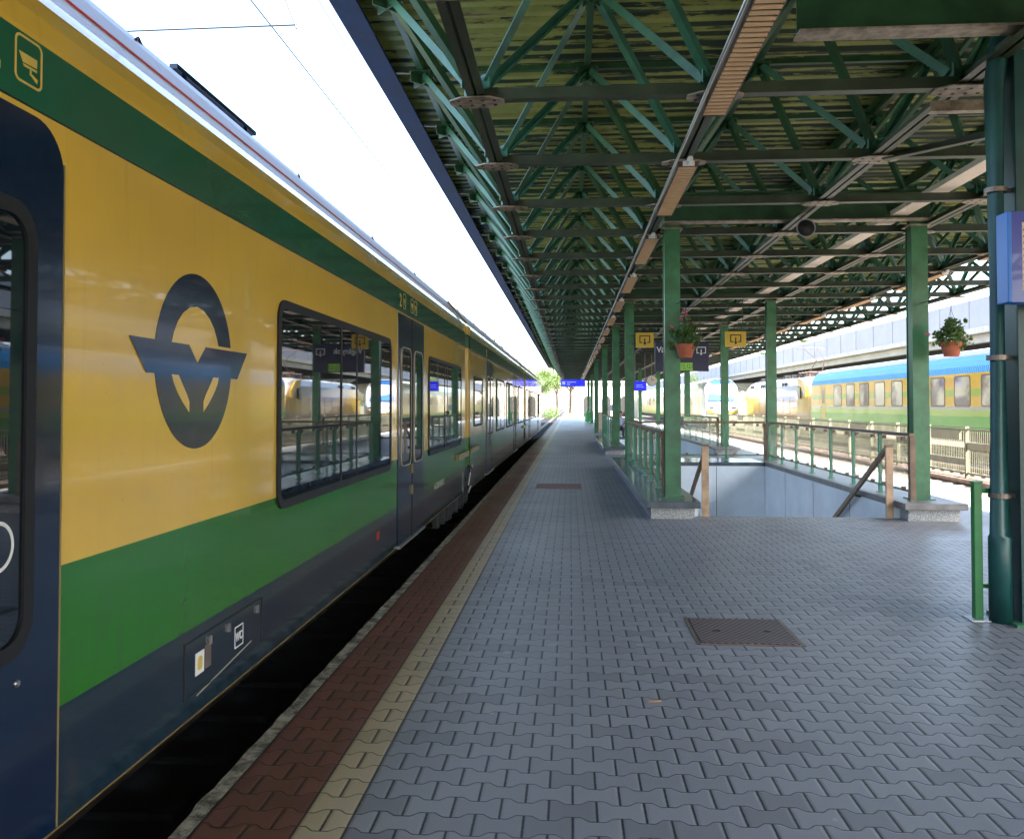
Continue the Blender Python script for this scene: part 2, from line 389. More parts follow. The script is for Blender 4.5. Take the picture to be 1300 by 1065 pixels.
M['fencepaint'] = simple('beige_green_fence_paint', (.21,.21,.145), .5, .15, 3, dirt=.12)
M['barrier'] = simple('grey_noise_barrier', (.30,.30,.34), .6, .06, .6)
M['girder'] = simple('viaduct_concrete', (.34,.34,.33), .8, .12, .5, dirt=.1)
M['bridge_shade'] = simple('shade_dark_concrete', (.018,.022,.04), .9, .2, 1)  # dark navy colour stands in for the shade beneath the viaduct
M['plaster'] = simple('pale_plaster', (.55,.50,.42), .8, .1, .8)
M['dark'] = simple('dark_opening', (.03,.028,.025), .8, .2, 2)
M['skin'] = simple('skin', (.42,.22,.15), .5, .08, 8)
M['shirt'] = simple('pale_blue_shirt', (.42,.50,.62), .8, .08, 10)
M['trousers'] = simple('dark_trousers', (.04,.045,.07), .8, .15, 10)
M['hair'] = simple('dark_hair', (.02,.014,.01), .6, .2, 20)
M['wire'] = simple('dark_wire', (.03,.03,.03), .5, .1, 4)
M['mast'] = simple('grey_mast', (.20,.20,.21), .5, .1, 4)

# ------------------------------------------------------------------ ground, platform, tracks
ZG = -.50
b = MB(); gx = [-400, 1.6, 4.8, 900]; gy = [-120, 12.3, 20.6, 27.8, 36.1, 1500]
for i_ in range(3):
    for j_ in range(5):
        if i_ == 1 and j_ in (1, 3): continue
        b.add([(gx[i_], gy[j_], ZG), (gx[i_+1], gy[j_], ZG), (gx[i_+1], gy[j_+1], ZG), (gx[i_], gy[j_+1], ZG)], [(0,1,2,3)])
struct(b.build('ground', M['ground']))
PX0, PX1, PY0, PY1 = -1.5, 7.3, -14.0, 114.0
STAIRS = [(12.42, 20.40), (27.95, 35.9)]; SX0, SX1 = 1.84, 4.55
b = MB()
H0, H1 = SX0-.1005, SX1+.1005
b.box(-.848, H0, PY0, PY1, ZG-.2, 0)
ys = PY0
for a, e in STAIRS:
    b.box(H0, H1, ys, a, ZG-.2, 0); ys = e+.1005
b.box(H0, H1, ys, PY1, ZG-.2, 0); b.box(H1, PX1-.35, PY0, PY1, ZG-.2, 0)
struct(b.build('platform', M['pave']))
b = MB(); b.box(-1.038, -.848, PY0, PY1, ZG-.2, 0); struct(b.build('buff_paving_strip', M['pave_yel']))
b = MB(); b.box(-1.420, -1.038, PY0, PY1, ZG-.2, 0); struct(b.build('red_paving_strip', M['pave_red']))
# rough near kerb, broken outline
b = MB(); y = PY0; rnd = random.Random(3); pts = []
while y < PY1:
    pts.append((y, -1.505 - rnd.uniform(-.007, .007))); y += .07 if y < 25 else 1.0
nv = len(pts)
vs = []
for y, x in pts: vs += [(-1.420, y, .001), (x+.012, y, .001), (x, y, -.016), (x+.004, y, ZG-.2)]
fs = [(4*i+k, 4*i+k+1, 4*i+5+k, 4*i+4+k) for i in range(nv-1) for k in range(3)]
b.add(vs, fs); struct(b.build('near_kerb', M['curb']))
b = MB(); b.box(PX1-.35, PX1, PY0, PY1, ZG-.2, .002); struct(b.build('far_kerb', M['concrete']))
for nm, x0, x1 in (('ballast_bed', -6.0, -1.56), ('ballast_bed', PX1+.05, 22.6)):
    b = MB(); b.add([(x0, -60, ZG+.08), (x1, -60, ZG+.08), (x1, 400, ZG+.08), (x0, 400, ZG+.08)], [(0,1,2,3)]); struct(b.build(nm, M['ballast_under_shade' if x0 < 0 else 'ballast']))
ORD = ['first','second','third','fourth','fifth','sixth','seventh','eighth','ninth','tenth','eleventh','twelfth','thirteenth','fourteenth','fifteenth','sixteenth','seventeenth','eighteenth','nineteenth','twentieth','twenty-first','twenty-second','twenty-third','twenty-fourth','twenty-fifth']
for cx, lab in ((-3.17, 'rails under the near train beside the left platform edge'), (9.05, 'empty rusty rails between the platform and the low metal fence'),
                (12.6, 'rails just past the metal fence leading to the white fronted train'), (16.4, 'rails carrying the blue roofed coach and the locomotive')):
    e = empty('railway_track', (cx, 0, ZG), lab, 'railway track', 'parallel railway tracks')
    for s in (-.75, .75):
        b = MB(); b.prism([(cx+s-.07, ZG+.12), (cx+s+.07, ZG+.12), (cx+s+.02, ZG+.15), (cx+s+.035, ZG+.22), (cx+s+.035, ZG+.25), (cx+s-.035, ZG+.25), (cx+s-.035, ZG+.22), (cx+s-.02, ZG+.15)], -30, 380, 'y')
        b.build('rail', M['rail'], e)
    b = MB()
    for k in range(300): b.box(cx-1.25, cx+1.25, -20+k*.65, -20+k*.65+.25, ZG+.03, ZG+.118)
    o = b.build('sleepers', M['ballast_under_shade' if cx < 0 else 'sleeper'], e); o['kind'] = 'stuff'  # sleepers under the near train take the same painted shade as its ballast

# manhole and drain cover
e = empty('manhole_cover', (1.2, 6.15, 0), 'square rusty chequer plate cover set in the grey paving on the right foreground', 'manhole cover')
b = MB(); b.box(.845, 1.555, 5.79, 6.50, .001, .005); b.build('frame', M['rail'], e)
b = MB(); b.box(.875, 1.525, 5.82, 6.47, .0051, .010); b.build('cover_plate', M['manhole'], e)
b = MB(); b.box(1.0, 1.05, 6.12, 6.145, .0101, .012); b.box(1.35, 1.40, 6.12, 6.145, .0101, .012); b.build('lifting_slot', M['black'], e)
e = empty('drain_cover', (-.22, 16.8, 0), 'thin reddish drain cover lying across the paving in front of the first stairwell', 'drain cover')
b = MB(); b.box(-.66, .20, 16.3, 17.3, .001, .006); b.build('cover_plate', M['drain'], e)
b = MB(); b.ring([(-.68,16.28),(.22,16.28),(.22,17.32),(-.68,17.32)], [(-.66,16.3),(.20,16.3),(.20,17.3),(-.66,17.3)], .001, .009, 'z'); b.build('frame', M['rail'], e)

b = MB(); b.bar((.46, 4.66, .008), (.485, 4.667, .008), .008, .008); b.bar((.41, 4.655, .008), (.46, 4.66, .008), .010, .008)
tag(b.build('litter', M['tan']), 'discarded cigarette butt lying on the grey paving in the foreground', 'litter')
# ------------------------------------------------------------------ stairwells
def stairwell(y0, y1, lab):
    e = empty('stairwell', ((SX0+SX1)/2, y0, 0), lab, 'stairwell', 'stairwells down to the underpass')
    yb = y1 + 1.55                       # outer back
    yf = y0 - .30
    D = -4.2
    # wall linings
    b = MB(); b.box(SX0-.10, SX0-.012, y0, y1, D, .16); b.build('lining_panel', M['panel'], e)
    b = MB(); b.box(SX1+.012, SX1+.10, y0, y1, D, .16)
    b.build('lining_panel', M['panel'], e)
    b = MB(); b.box(SX0-.012, SX1+.012, y1+.012, y1+.10, D, .16); b.build('lining_panel', M['panel'], e)
    b = MB()
    for yy in (y0+1.9, y0+4.0, y0+6.1): b.box(SX1+.009, SX1+.0125, yy-.006, yy+.006, D, .155)
    for xx in (SX0+.75, SX0+1.6): b.box(xx-.006, xx+.006, y1+.009, y1+.0125, D, .155)
    b.build('panel_joint', M['black'], e)
    # parapet base and stone cap
    b = MB()
    b.box(1.13, SX0-.101, yf, yb, 0, .16); b.box(SX1+.101, 5.34, yf, yb, 0, .16); b.box(SX0-.099, SX1+.099, y1+.101, yb-.001, 0, .16)
    b.build('parapet_base', M['granite'], e)
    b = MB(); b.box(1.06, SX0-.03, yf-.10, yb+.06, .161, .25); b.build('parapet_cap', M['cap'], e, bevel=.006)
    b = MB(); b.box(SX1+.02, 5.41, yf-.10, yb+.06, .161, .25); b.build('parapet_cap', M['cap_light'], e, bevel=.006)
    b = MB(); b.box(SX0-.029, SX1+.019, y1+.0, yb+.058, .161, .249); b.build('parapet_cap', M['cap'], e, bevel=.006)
    # steps
    b = MB(); n = 24; run = (y1 - y0) / n
    prof = [(y0, -.002)]
    for k in range(n): prof += [(y0 + run*k, -.165*(k+1)), (y0 + run*(k+1), -.165*(k+1))]
    prof += [(y1, D-.3), (y0, D-.3)]
    # build stepped solid as boxes
    for k in range(n): b.box(SX0-.011, SX1+.011, y0+run*k+.001, y0+run*(k+1), D-.3, -.165*(k+1))
    b.build('steps', M['concrete'], e)
    b = MB(); b.box(SX0, SX1, y0-.03, y0, -.16, .004); b.build('step_edge', M['steel'], e)
    return e
stairwell(*STAIRS[0], 'open stairwell with pale panelled walls and stone parapet in the foreground')
stairwell(*STAIRS[1], 'farther stairwell with stone parapet beyond the first one')

def railing(xs, ys, zc, name_label, flip=1, clips=True, brown=False, group='glass railings round the stairwells'):
    """xs/ys: list of post points (x, y) in a straight line"""
    pts = list(zip(xs, ys)); e = empty('glass_railing', (pts[0][0], pts[0][1], zc), name_label, 'railing', group)
    d = (Vector((*pts[-1], 0)) - Vector((*pts[0], 0))).normalized(); nrm = Vector((-d.y, d.x, 0))
    for i, (x, y) in enumerate(pts):
        end = i == 0
        b = MB(); w = .075 if end else .05
        b.box(x-w/2, x+w/2, y-w/2, y+w/2, zc, zc+.90); b.build('post', M['bronze'] if end else M['railgreen'], e)
        b = MB(); b.box(x-.05, x+.05, y-.05, y+.05, zc+.0005, zc+.012); b.build('foot_plate', M['railgreen'], e)
        if brown and not end:
            b = MB(); b.box(x+.027, x+.042, y-.035, y+.035, zc+.06, zc+.86); b.build('clamp_bar', M['bronze'], e)
    a, z = Vector((*pts[0], 0)), Vector((*pts[-1], 0))
    b = MB(); b.bar(a+Vector((0,0,zc+.925)), z+Vector((0,0,zc+.925)), .075, .05); b.build('top_rail', M['bronze'], e, bevel=.008)
    b = MB(); b.bar(a+Vector((0,0,zc+.13)), z+Vector((0,0,zc+.13)), .03, .03); b.build('bottom_rail', M['railgreen'], e)
    for i in range(len(pts)-1):
        p, q = Vector((*pts[i], 0)), Vector((*pts[i+1], 0)); o = nrm*(.034*flip)
        p2, q2 = p+d*.07+o, q-d*.07+o
        b = MB(); b.bar(p2+Vector((0,0,zc+.50)), q2+Vector((0,0,zc+.50)), .008, .72); b.build('glass_panel', M['clear'], e)
        if clips:
            for f in (.2, .8):
                c = p.lerp(q, f)
                for h in (.155, .865):
                    b = MB(); cc = c+o*.75+Vector((0,0,zc+h)); b.box(cc.x-.025, cc.x+.025, cc.y-.03, cc.y+.03, cc.z-.028, cc.z+.028)
                    b.build('clip', M['bronze'], e)
    return e
yr = [12.36, 13.6, 14.85, 16.1, 17.33, 18.53, 19.75, 20.95]
railing([4.8]*8, yr, .25, 'long glass railing on the right hand parapet of the near stairwell', flip=1)
railing([1.42]*7, [13.1, 14.0, 15.2, 16.4, 17.55, 18.9, 20.9], .25, 'glass railing along the platform side of the near stairwell behind the green column', flip=-1, brown=True)
railing([4.72, 3.78, 2.6, 1.5], [21.05]*4, .25, 'glass railing across the back end of the near stairwell', flip=1)
railing([1.42]*6, [28.8, 30.3, 31.8, 33.3, 34.8, 36.3], .25, 'glass railing along the platform side of the farther stairwell', flip=-1, clips=False)
railing([4.8]*6, [28.2, 29.8, 31.4, 33.0, 34.6, 36.3], .25, 'glass railing on the right hand side of the farther stairwell', flip=1, clips=False)

def handrail(x, y, lab, side):
    e = empty('stair_handrail', (x, y, 0), lab, 'handrail', 'stair handrails')
    b = MB(); b.box(x-.05, x+.05, y-.02, y+.02, 0.004, 1.0); b.build('post', M['tan'], e, bevel=.004)
    b = MB(); b.bar((x, y-.01, 1.02), (x, y+.04, 1.02), .1, .03); b.build('post_cap', M['bronze'], e)
    b = MB(); b.bar((x-side*.02, y+.02, .985), (x-side*.02, y+5.5, .985-5.5*.535), .045, .085); b.build('rail', M['bronze'], e, bevel=.008)
    b = MB()
    for k in (1.4, 3.2, 5.0):
        z = .985-k*.535; b.bar((x-side*.02, y+k, z-.06), (x+side*.16 if abs(x-1.9) < .5 else x+.12, y+k, z-.09), .03, .03, (0,1,0))
    b.build('bracket', M['green'], e)
    return e
handrail(1.93, 12.40, 'tan handrail post and sloping rail at the left side of the near stairs', -1)
handrail(4.50, 12.40, 'tan handrail post and sloping rail at the right side of the near stairs', 1)
handrail(1.97, 27.90, 'brown handrail post at the top of the farther stairs', -1)

# ------------------------------------------------------------------ canopy
ZB, ZT = 4.22, 5.60; MX, MY = 1.98, 1.95; X0, Y0 = -.78, 7.09
NI = 6; NMIN, NMAX = -10, 43
bx = lambda i: X0 + MX*i
by = lambda n: Y0 + MY*n
tx = lambda j: X0 - MX/2 + MX*j
ty = lambda n: Y0 - MY/2 + MY*n       # n .. n+1
ye0, ye1 = ty(NMIN) - .5, ty(NMAX+1) + .5
XL, XR = -2.25, 10.9
can = empty('station_canopy', (4.2, 6.4, 5.0), 'long green steel space frame canopy roof over the platform', 'canopy')
# deck: trapezoidal sheet, ribs running across
b = MB(); p = .25; y = ye0; prof = []
while y < ye1:
    prof += [(y, 5.74), (y+.10, 5.74), (y+.135, 5.79), (y+.215, 5.79)]; y += p
n = len(prof); vs = []
for yy, zz in prof: vs += [(XL+.02, yy, zz), (XR-.02, yy, zz)]
fs = [(2*i, 2*i+1, 2*i+3, 2*i+2) for i in range(n-1)]
nb = len(vs)
vs += [(XL+.02, prof[0][0], 5.83), (XR-.02, prof[0][0], 5.83), (XL+.02, prof[-1][0], 5.83), (XR-.02, prof[-1][0], 5.83)]
fs += [(nb, nb+1, nb+3, nb+2)]
b.add(vs, fs); b.build('roof_deck', M['deck'], can)
b = MB(); b.box(XL-.14, XL+.02, ye0, ye1, 5.60, 5.86); b.build('gutter', M['fascia'], can, bevel=.02)
b = MB(); b.box(XL-.02, XL+.16, ye0, ye1, 5.56, 5.598); b.build('gutter', M['fascia'], can)
b = MB(); b.box(XR-.02, XR+.14, ye0, ye1, 5.60, 5.86); b.build('gutter', M['fascia'], can, bevel=.02)
for j in range(NI+1):
    b = MB(); x = tx(j); b.box(x-.035, x+.035, ye0+.1, ye1-.1, 5.64, 5.738); b.build('purlin', M['green'], can)
# chords
for i in range(NI):
    b = MB(); x = bx(i)
    for s in (-1, 1): b.box(x+s*.045-.032, x+s*.045+.032, by(NMIN), by(NMAX), ZB-.045, ZB-.035); b.box(x+s*.014-.004, x+s*.014+.004, by(NMIN), by(NMAX), ZB-.035, ZB+.045)
    b.build('bottom_chord', M['olive'], can)
for n in range(NMIN, NMAX+1):
    b = MB(); y = by(n)
    b.box(bx(0), bx(NI-1), y-.05, y+.05, ZB-.060, ZB-.049); b.box(bx(0), bx(NI-1), y-.004, y+.006, ZB-.049, ZB+.05)
    b.build('cross_chord', M['olive'], can)
for j in range(NI+1):
    b = MB(); x = tx(j); b.box(x-.035, x+.035, ty(NMIN), ty(NMAX+1), ZT-.035, ZT+.03); b.build('top_chord', M['green'], can)
b = MB()
for n in range(NMIN, NMAX+2): b.box(tx(0), tx(NI), ty(n)-.03, ty(n)+.03, ZT-.036, ZT+.028)
for i in range(2):
    pass
b.build('top_cross_chords', M['green'], can)['kind'] = 'stuff'
# diagonals: nearest as parts
diags = []
for n in range(NMIN, NMAX+1):
    for i in range(NI):
        B = Vector((bx(i), by(n), ZB))
        for dj in (0, 1):
            for dn in (0, 1):
                T = Vector((tx(i+dj), ty(n+dn), ZT)); d = (T-B).normalized()
                diags.append((B + d*.14, T - d*.10, dn, B))
def vis(B):
    return B.y if B.y > 3.0 else 1000 - B.y
diags.sort(key=lambda q: vis(q[3]) + abs(q[3].x-1)*.2)
rest = MB(); rest2 = MB()
for k, (p, q, dn, B) in enumerate(diags):
    if k < 96:
        m_ = MB(); m_.angle(p, q, .072, .012); m_.build('diagonal_brace', M['teal'] if (dn == 1 or k % 3 == 0) else M['green'], can)
    else: (rest if dn else rest2).angle(p, q, .072, .012)
rest.v += []; o = rest.build('diagonal_braces', M['teal'], can); o['kind'] = 'stuff'
o = rest2.build('diagonal_braces', M['green'], can); o['kind'] = 'stuff'
# nodes
def gus(b, x, y):
    b.prism([(x-.23, y-.05), (x-.12, y-.13), (x+.12, y-.13), (x+.23, y-.05), (x+.23, y+.05), (x+.12, y+.13), (x-.12, y+.13), (x-.23, y+.05)], ZB-.072, ZB-.0605, 'z')
def vplate(b, x, y):
    for sx, sy in ((1,1),(1,-1)):
        d = Vector((sx, sy, 0)).normalized(); c = Vector((x, y, ZB+.075))
        b.bar(c-d*.17, c+d*.17, .014, .13)
def holes(b, x, y):
    for k in (-1, 1):
        for h in (-.15, -.05, .05, .15):
            b.lathe([(.015, -.004), (.015, .0)], (x+h, y+k*.055, ZB-.0725), 8)
nodes = [(bx(i), by(n)) for n in range(NMIN, NMAX+1) for i in range(NI)]
nodes.sort(key=lambda q: (q[1] if q[1] > 3 else 1000-q[1]) + abs(q[0]-1)*.2)
rest = MB(); rv = MB()
for k, (x, y) in enumerate(nodes):
    if k < 60:
        b = MB(); gus(b, x, y); g = b.build('gusset_plate', M['gusset'], can)
        b = MB(); holes(b, x, y); b.build('bolts', M['black'], g)
        b = MB(); vplate(b, x, y); b.build('node_plate', M['teal'], can)
    else: gus(rest, x, y); vplate(rv, x, y)
rest.build('gusset_plates', M['gusset'], can)['kind'] = 'stuff'; rv.build('node_plates', M['teal'], can)['kind'] = 'stuff'
b = MB()
for j in range(NI+1):
    for n in range(NMIN, NMAX+2):
        x, y = tx(j), ty(n)
        for sx, sy in ((1,1),(1,-1)):
            d = Vector((sx, sy, 0)).normalized(); c = Vector((x, y, ZT-.10)); b.bar(c-d*.16, c+d*.16, .014, .13)
        b.box(x-.13, x+.13, y-.13, y+.13, ZT-.047, ZT-.037)
b.build('top_node_plates', M['green'], can)['kind'] = 'stuff'
# edge hangers: purlin brackets along the left edge
b = MB()
for n in range(NMIN, NMAX+2): b.bar((tx(0), ty(n), ZT), (XL+.05, ty(n), 5.62), .05, .07)
for n in range(NMIN, NMAX+2): b.bar((tx(NI), ty(n), ZT), (XR-.05, ty(n), 5.62), .05, .07)
b.build('edge_brackets', M['olive'], can)['kind'] = 'stuff'
# transverse plate girders on the columns
def girder(y, x0, x1):
    b = MB(); b.box(x0, x1, y-.008, y+.008, ZB+.03, ZB+.42); b.box(x0, x1, y-.09, y+.09, ZB+.42, ZB+.438); b.build('plate_girder', M['green'], can)
    b = MB(); b.box(x0, x1, y-.09, y+.09, ZB+.012, ZB+.0295); b.build('girder_flange', M['gusset'], can)
COLS = [(12.63, 1.49, 5.0), (21.62, 1.49, 5.0), (28.05, 1.49, 5.0), (36.9, 1.49, 5.0), (49.0, 1.49, 5.0), (61.5, 1.85, 5.0), (74.0, 1.85, 5.0), (87.0, 1.85, 5.0)]
girder(6.15, 1.62, 4.8)
for y, xa, xb in COLS: girder(y-.2, xa-.12, xb+.12)
# side channel near the big column and a low brace
b = MB(); b.box(3.02, 5.1, 7.30, 7.38, 4.06, 4.072); b.box(3.02, 5.1, 7.30, 7.308, 4.072, 4.15); b.build('channel', M['gusset'], can)
b = MB(); b.angle((3.25, 9.0, 4.17), (5.1, 7.2, 4.17), .08, .012); b.build('lower_brace', M['olive'], can)

# columns
def column(x, y, zb, lab, w=.225):
    e = empty('canopy_column', (x, y, zb), lab, 'column', 'green canopy columns')
    b = MB(); h = w/2; t_ = .016
    # H section: flanges face +-y, filled web plates on the sides slightly recessed
    b.box(x-h, x+h, y-h, y-h+t_, zb, ZB+.011); b.box(x-h, x+h, y+h-t_, y+h, zb, ZB+.011)
    b.box(x-h+.012, x-h+.022, y-h+t_, y+h-t_, zb, ZB+.011); b.box(x+h-.022, x+h-.012, y-h+t_, y+h-t_, zb, ZB+.011)
    b.build('shaft', M['column'], e)
    b = MB(); b.box(x-h-.05, x+h+.05, y-h-.05, y+h+.05, zb+.0005, zb+.015); b.build('base_plate', M['column'], e)
    b = MB(); b.box(x-h-.04, x+h+.04, y-h-.04, y+h+.04, ZB-.05, ZB-.032); b.build('head_plate', M['gusset'], e)
    return e
onc = ('standing on the stone parapet', 'standing on the paving')
for k, (y, xa, xb) in enumerate(COLS):
    zb = .25 if k < 4 else 0.0
    column(xa, y, zb, f'{ORD[k]} green column from the camera in the left hand row, {onc[0] if k < 4 else onc[1]}')
    column(xb, y, zb, f'{ORD[k]} green column from the camera in the right hand row, {onc[0] if k < 4 else onc[1]}')
# big near column with drain pipe
e = empty('canopy_column', (3.42, 6.6, 0), 'nearest dark teal column with a drainpipe at the right edge of the picture', 'column', 'green canopy columns')
b = MB(); b.box(3.27, 3.62, 6.45, 6.47, 0, ZB); b.box(3.27, 3.62, 6.75, 6.77, 0, ZB); b.box(3.285, 3.30, 6.47, 6.75, 0, ZB); b.box(3.59, 3.605, 6.47, 6.75, 0, ZB); b.build('shaft', M['column_dark'], e)
b = MB(); b.box(3.2, 3.7, 6.38, 6.84, .0005, .02); b.build('base_plate', M['column'], e)
b = MB(); b.tube([(3.175, 6.56, .0), (3.175, 6.56, .62), (3.175, 6.56, .64), (3.175, 6.56, 4.0), (3.22, 6.56, 4.3), (3.3, 6.56, 4.7), (3.3, 6.56, 5.7)], .07, 20, rs=[.082,.082,.07,.07,.07,.07,.07]); b.build('drainpipe', M['pipe'], e, smooth=True)
b = MB()
for z in (.93, 1.95, 3.2): b.lathe([(.077, -.018), (.077, .018)], (3.175, 6.56, z), 20); b.box(3.24, 3.29, 6.55, 6.57, z-.015, z+.015)
b.build('pipe_clip', M['rail'], e)
# green gate post beside it
e = empty('gate_post', (3.04, 6.62, 0), 'short bright green metal post with white foot plate beside the nearest column', 'post')
b = MB(); b.box(3.005, 3.065, 6.59, 6.65, .008, 1.02); b.build('post', M['thinpost'], e, bevel=.004)
b = MB(); b.box(2.96, 3.11, 6.54, 6.70, .0005, .008); b.build('foot_plate', M['white'], e)
b = MB(); b.box(3.0, 3.07, 6.585, 6.655, 1.0201, 1.03); b.build('post_cap', M['thinpost'], e)
b = MB(); b.bar((3.066, 6.62, .96), (3.26, 6.62, .96), .03, .04); b.build('cross_bar', M['thinpost'], e); b = MB(); b.bar((3.066, 6.62, .25), (3.26, 6.62, .25), .02, .03); b.build('cross_bar', M['thinpost'], e)

# ------------------------------------------------------------------ strip lights, tray, speaker
def striplight(x, y0, L=2.35):
    e = bpy.data.objects.new('strip_light', None); COL.objects.link(e); e.location = (x, y0, 4.10)
    z = 4.10
    b = MB(); b.box(x-.105, x-.095, y0, y0+L, z, z+.06); b.box(x+.095, x+.105, y0, y0+L, z, z+.06); b.box(x-.095, x+.095, y0, y0+L, z+.055, z+.062); b.box(x-.095, x+.095, y0, y0+.01, z, z+.054); b.box(x-.095, x+.095, y0+L-.01, y0+L, z, z+.054)
    b.build('housing', M['lamphouse'], e)
    b = MB(); k = y0 + .04
    while k < y0+L-.03: b.box(x-.093, x+.093, k, k+.046, z-.004, z+.006); k += .082
    b.build('louvre', M['louvre'], e)
    b = MB(); b.tube([(x, y0-.16, z+.04), (x, y0-.03, z+.03)], .03, 10); b.box(x-.06, x+.06, y0-.05, y0-.012, z+.0, z+.06); b.build('lamp_holder', M['white'], e)
    b = MB(); b.box(x-.01, x+.01, y0+.3, y0+.33, z+.063, ZB-.05); b.box(x-.01, x+.01, y0+L-.33, y0+L-.3, z+.063, ZB-.05); b.build('hanger', M['lamphouse'], e)
    return e
proto = striplight(1.24, 5.08)
protoR = None
for row, x in ((0, 1.24), (1, 7.16)):
    for k in range(-1, 21):
        if k == 0 and row == 0: o = proto
        else: o = copy_tree(proto)
        o.location = (x, 5.08 + 3.9*k, 4.10)
        side = 'left hand' if row == 0 else 'right hand'
        kk = k+1
        where = 'overhead just out of the frame' if k < 0 else f'{ORD[k]} from the camera'
        tag(o, f'louvred ceiling strip light in the {side} lamp row, {where}', 'ceiling light', 'strip lights under the canopy')
b = MB(); b.tube([(1.10, -6, 4.12), (1.10, 88, 4.12)], .014, 8); tag(b.build('conduit_pipe', M['chrome']), 'thin grey conduit running beside the left hand lamp row', 'conduit')
b = MB(); b.box(4.56, 4.80, -6, 88, 4.295, 4.303); b.box(4.56, 4.57, -6, 88, 4.303, 4.36); b.box(4.79, 4.80, -6, 88, 4.303, 4.36)
tag(b.build('cable_tray', M['tray']), 'flat cream cable tray running along inside the canopy frame', 'cable tray')
def horn(x, y, z, lab):
    e = empty('loudspeaker', (x, y, z), lab, 'loudspeaker')
    b = MB(); b.lathe([(.125, 0), (.118, .012), (.07, .10), (.04, .16), (.05, .17), (.05, .24), (.0, .245)], (x, y, z), 24, 'y'); b.build('horn', M['under'], e, smooth=True)
    b = MB(); b.lathe([(.035, .03), (.03, .0), (.0, -.006)], (x, y+.03, z), 16, 'y'); b.build('throat', M['mast'], e, smooth=True)
    b = MB(); b.ring(circ(x, z, .13, 24), circ(x, z, .112, 24), y-.006, y+.004, 'y'); b.build('rim', M['mast'], e)
    b = MB(); b.box(x-.015, x+.015, y+.18, y+.21, z+.05, ZB-.06); b.build('bracket', M['gusset'], e)
horn(3.2, 11.75, 4.0, 'round grey horn loudspeaker hanging under the canopy chord')

# ------------------------------------------------------------------ signs
def arrow_icon(b, cx, cz, s, y0, y1):
    """stairs-down pictogram: open box and arrow"""
    w = s*.5; t_ = s*.09
    b.box(cx-w, cx-w+t_, y0, y1, cz-s*.28, cz+s*.42); b.box(cx+w-t_, cx+w, y0, y1, cz-s*.28, cz+s*.42)
    b.box(cx-w+t_, cx+w-t_, y0, y1, cz+s*.42-t_, cz+s*.42)
    b.box(cx-w+t_, cx-s*.22, y0, y1, cz-s*.28, cz-s*.28+t_); b.box(cx+s*.22, cx+w-t_, y0, y1, cz-s*.28, cz-s*.28+t_)
    b.box(cx-t_*.6, cx+t_*.6, y0, y1, cz-s*.25, cz+s*.15)
    b.prism([(cx-s*.17, cz-s*.25), (cx, cz-s*.5), (cx+s*.17, cz-s*.25)], y0, y1, 'y')
def ysign(x, y, w, h, z, lab, hang):
    e = empty('exit_sign', (x, y, z), lab, 'sign', 'yellow stairs signs')
    b = MB(); b.box(x-w/2, x+w/2, y, y+.05, z-h/2, z+h/2); b.build('panel', M['signyel'], e, bevel=.004)
    b = MB(); arrow_icon(b, x, z, h*.72, y-.004, y-.0005); b.build('pictogram', M['black'], e)
    b = MB()
    if hang:
        for s in (-.35, .35): b.box(x+s*w-.008, x+s*w+.008, y+.02, y+.036, z+h/2, ZB-.06)
    else: b.box(x-w/2-.12, x-w/2, y+.015, y+.035, z-.12, z-.09); b.box(x-w/2-.12, x-w/2, y+.015, y+.035, z+.09, z+.12)
    b.build('bracket', M['green'], e)
ysign(1.86, 21.4, .44, .37, 3.22, 'yellow stairs sign fixed to the second column of the left hand row', False)
ysign(4.02, 21.0, .50, .37, 3.20, 'yellow stairs sign hanging over the back of the near stairwell', True)
e = empty('direction_sign', (3.1, 23.9, 2.9), 'wide dark navy direction sign with white lettering hanging behind the near stairwell', 'sign')
sx0, sx1, sz0, sz1, sy = 2.36, 3.84, 2.53, 3.34, 23.9
b = MB(); b.box(sx0, sx1, sy, sy+.08, sz0, sz1); b.build('panel', M['signnavy'], e, bevel=.006)
text_mesh('V\u00e1g\u00e1nyok', .23, 'lettering', M['white'], e, (sx0+.045, sy-.003, 3.06), (1,0,0), (0,0,1), sx=.95, bold=.004)
b = MB(); arrow_icon(b, sx1-.21, 3.10, .26, sy-.005, sy-.001); b.build('pictogram', M['white'], e)
b = MB(); b.box(3.05, 3.39, sy-.02, sy-.001, 2.56, 2.77); b.build('exit_panel', M['exitlit'], e)
b = MB(); arrow_icon(b, 3.31, 2.665, .14, sy-.024, sy-.0205); b.box(3.09, 3.10, sy-.024, sy-.0205, 2.60, 2.73); b.box(3.12, 3.21, sy-.024, sy-.0205, 2.60, 2.62); b.box(3.12, 3.19, sy-.024, sy-.0205, 2.66, 2.68); b.box(3.12, 3.17, sy-.024, sy-.0205, 2.71, 2.73); b.build('exit_pictogram', M['signnavy'], e)
b = MB()
for x in (2.6, 3.6): b.box(x-.012, x+.012, sy+.03, sy+.054, sz1, ZB-.06)
b.build('hanger', M['green'], e)
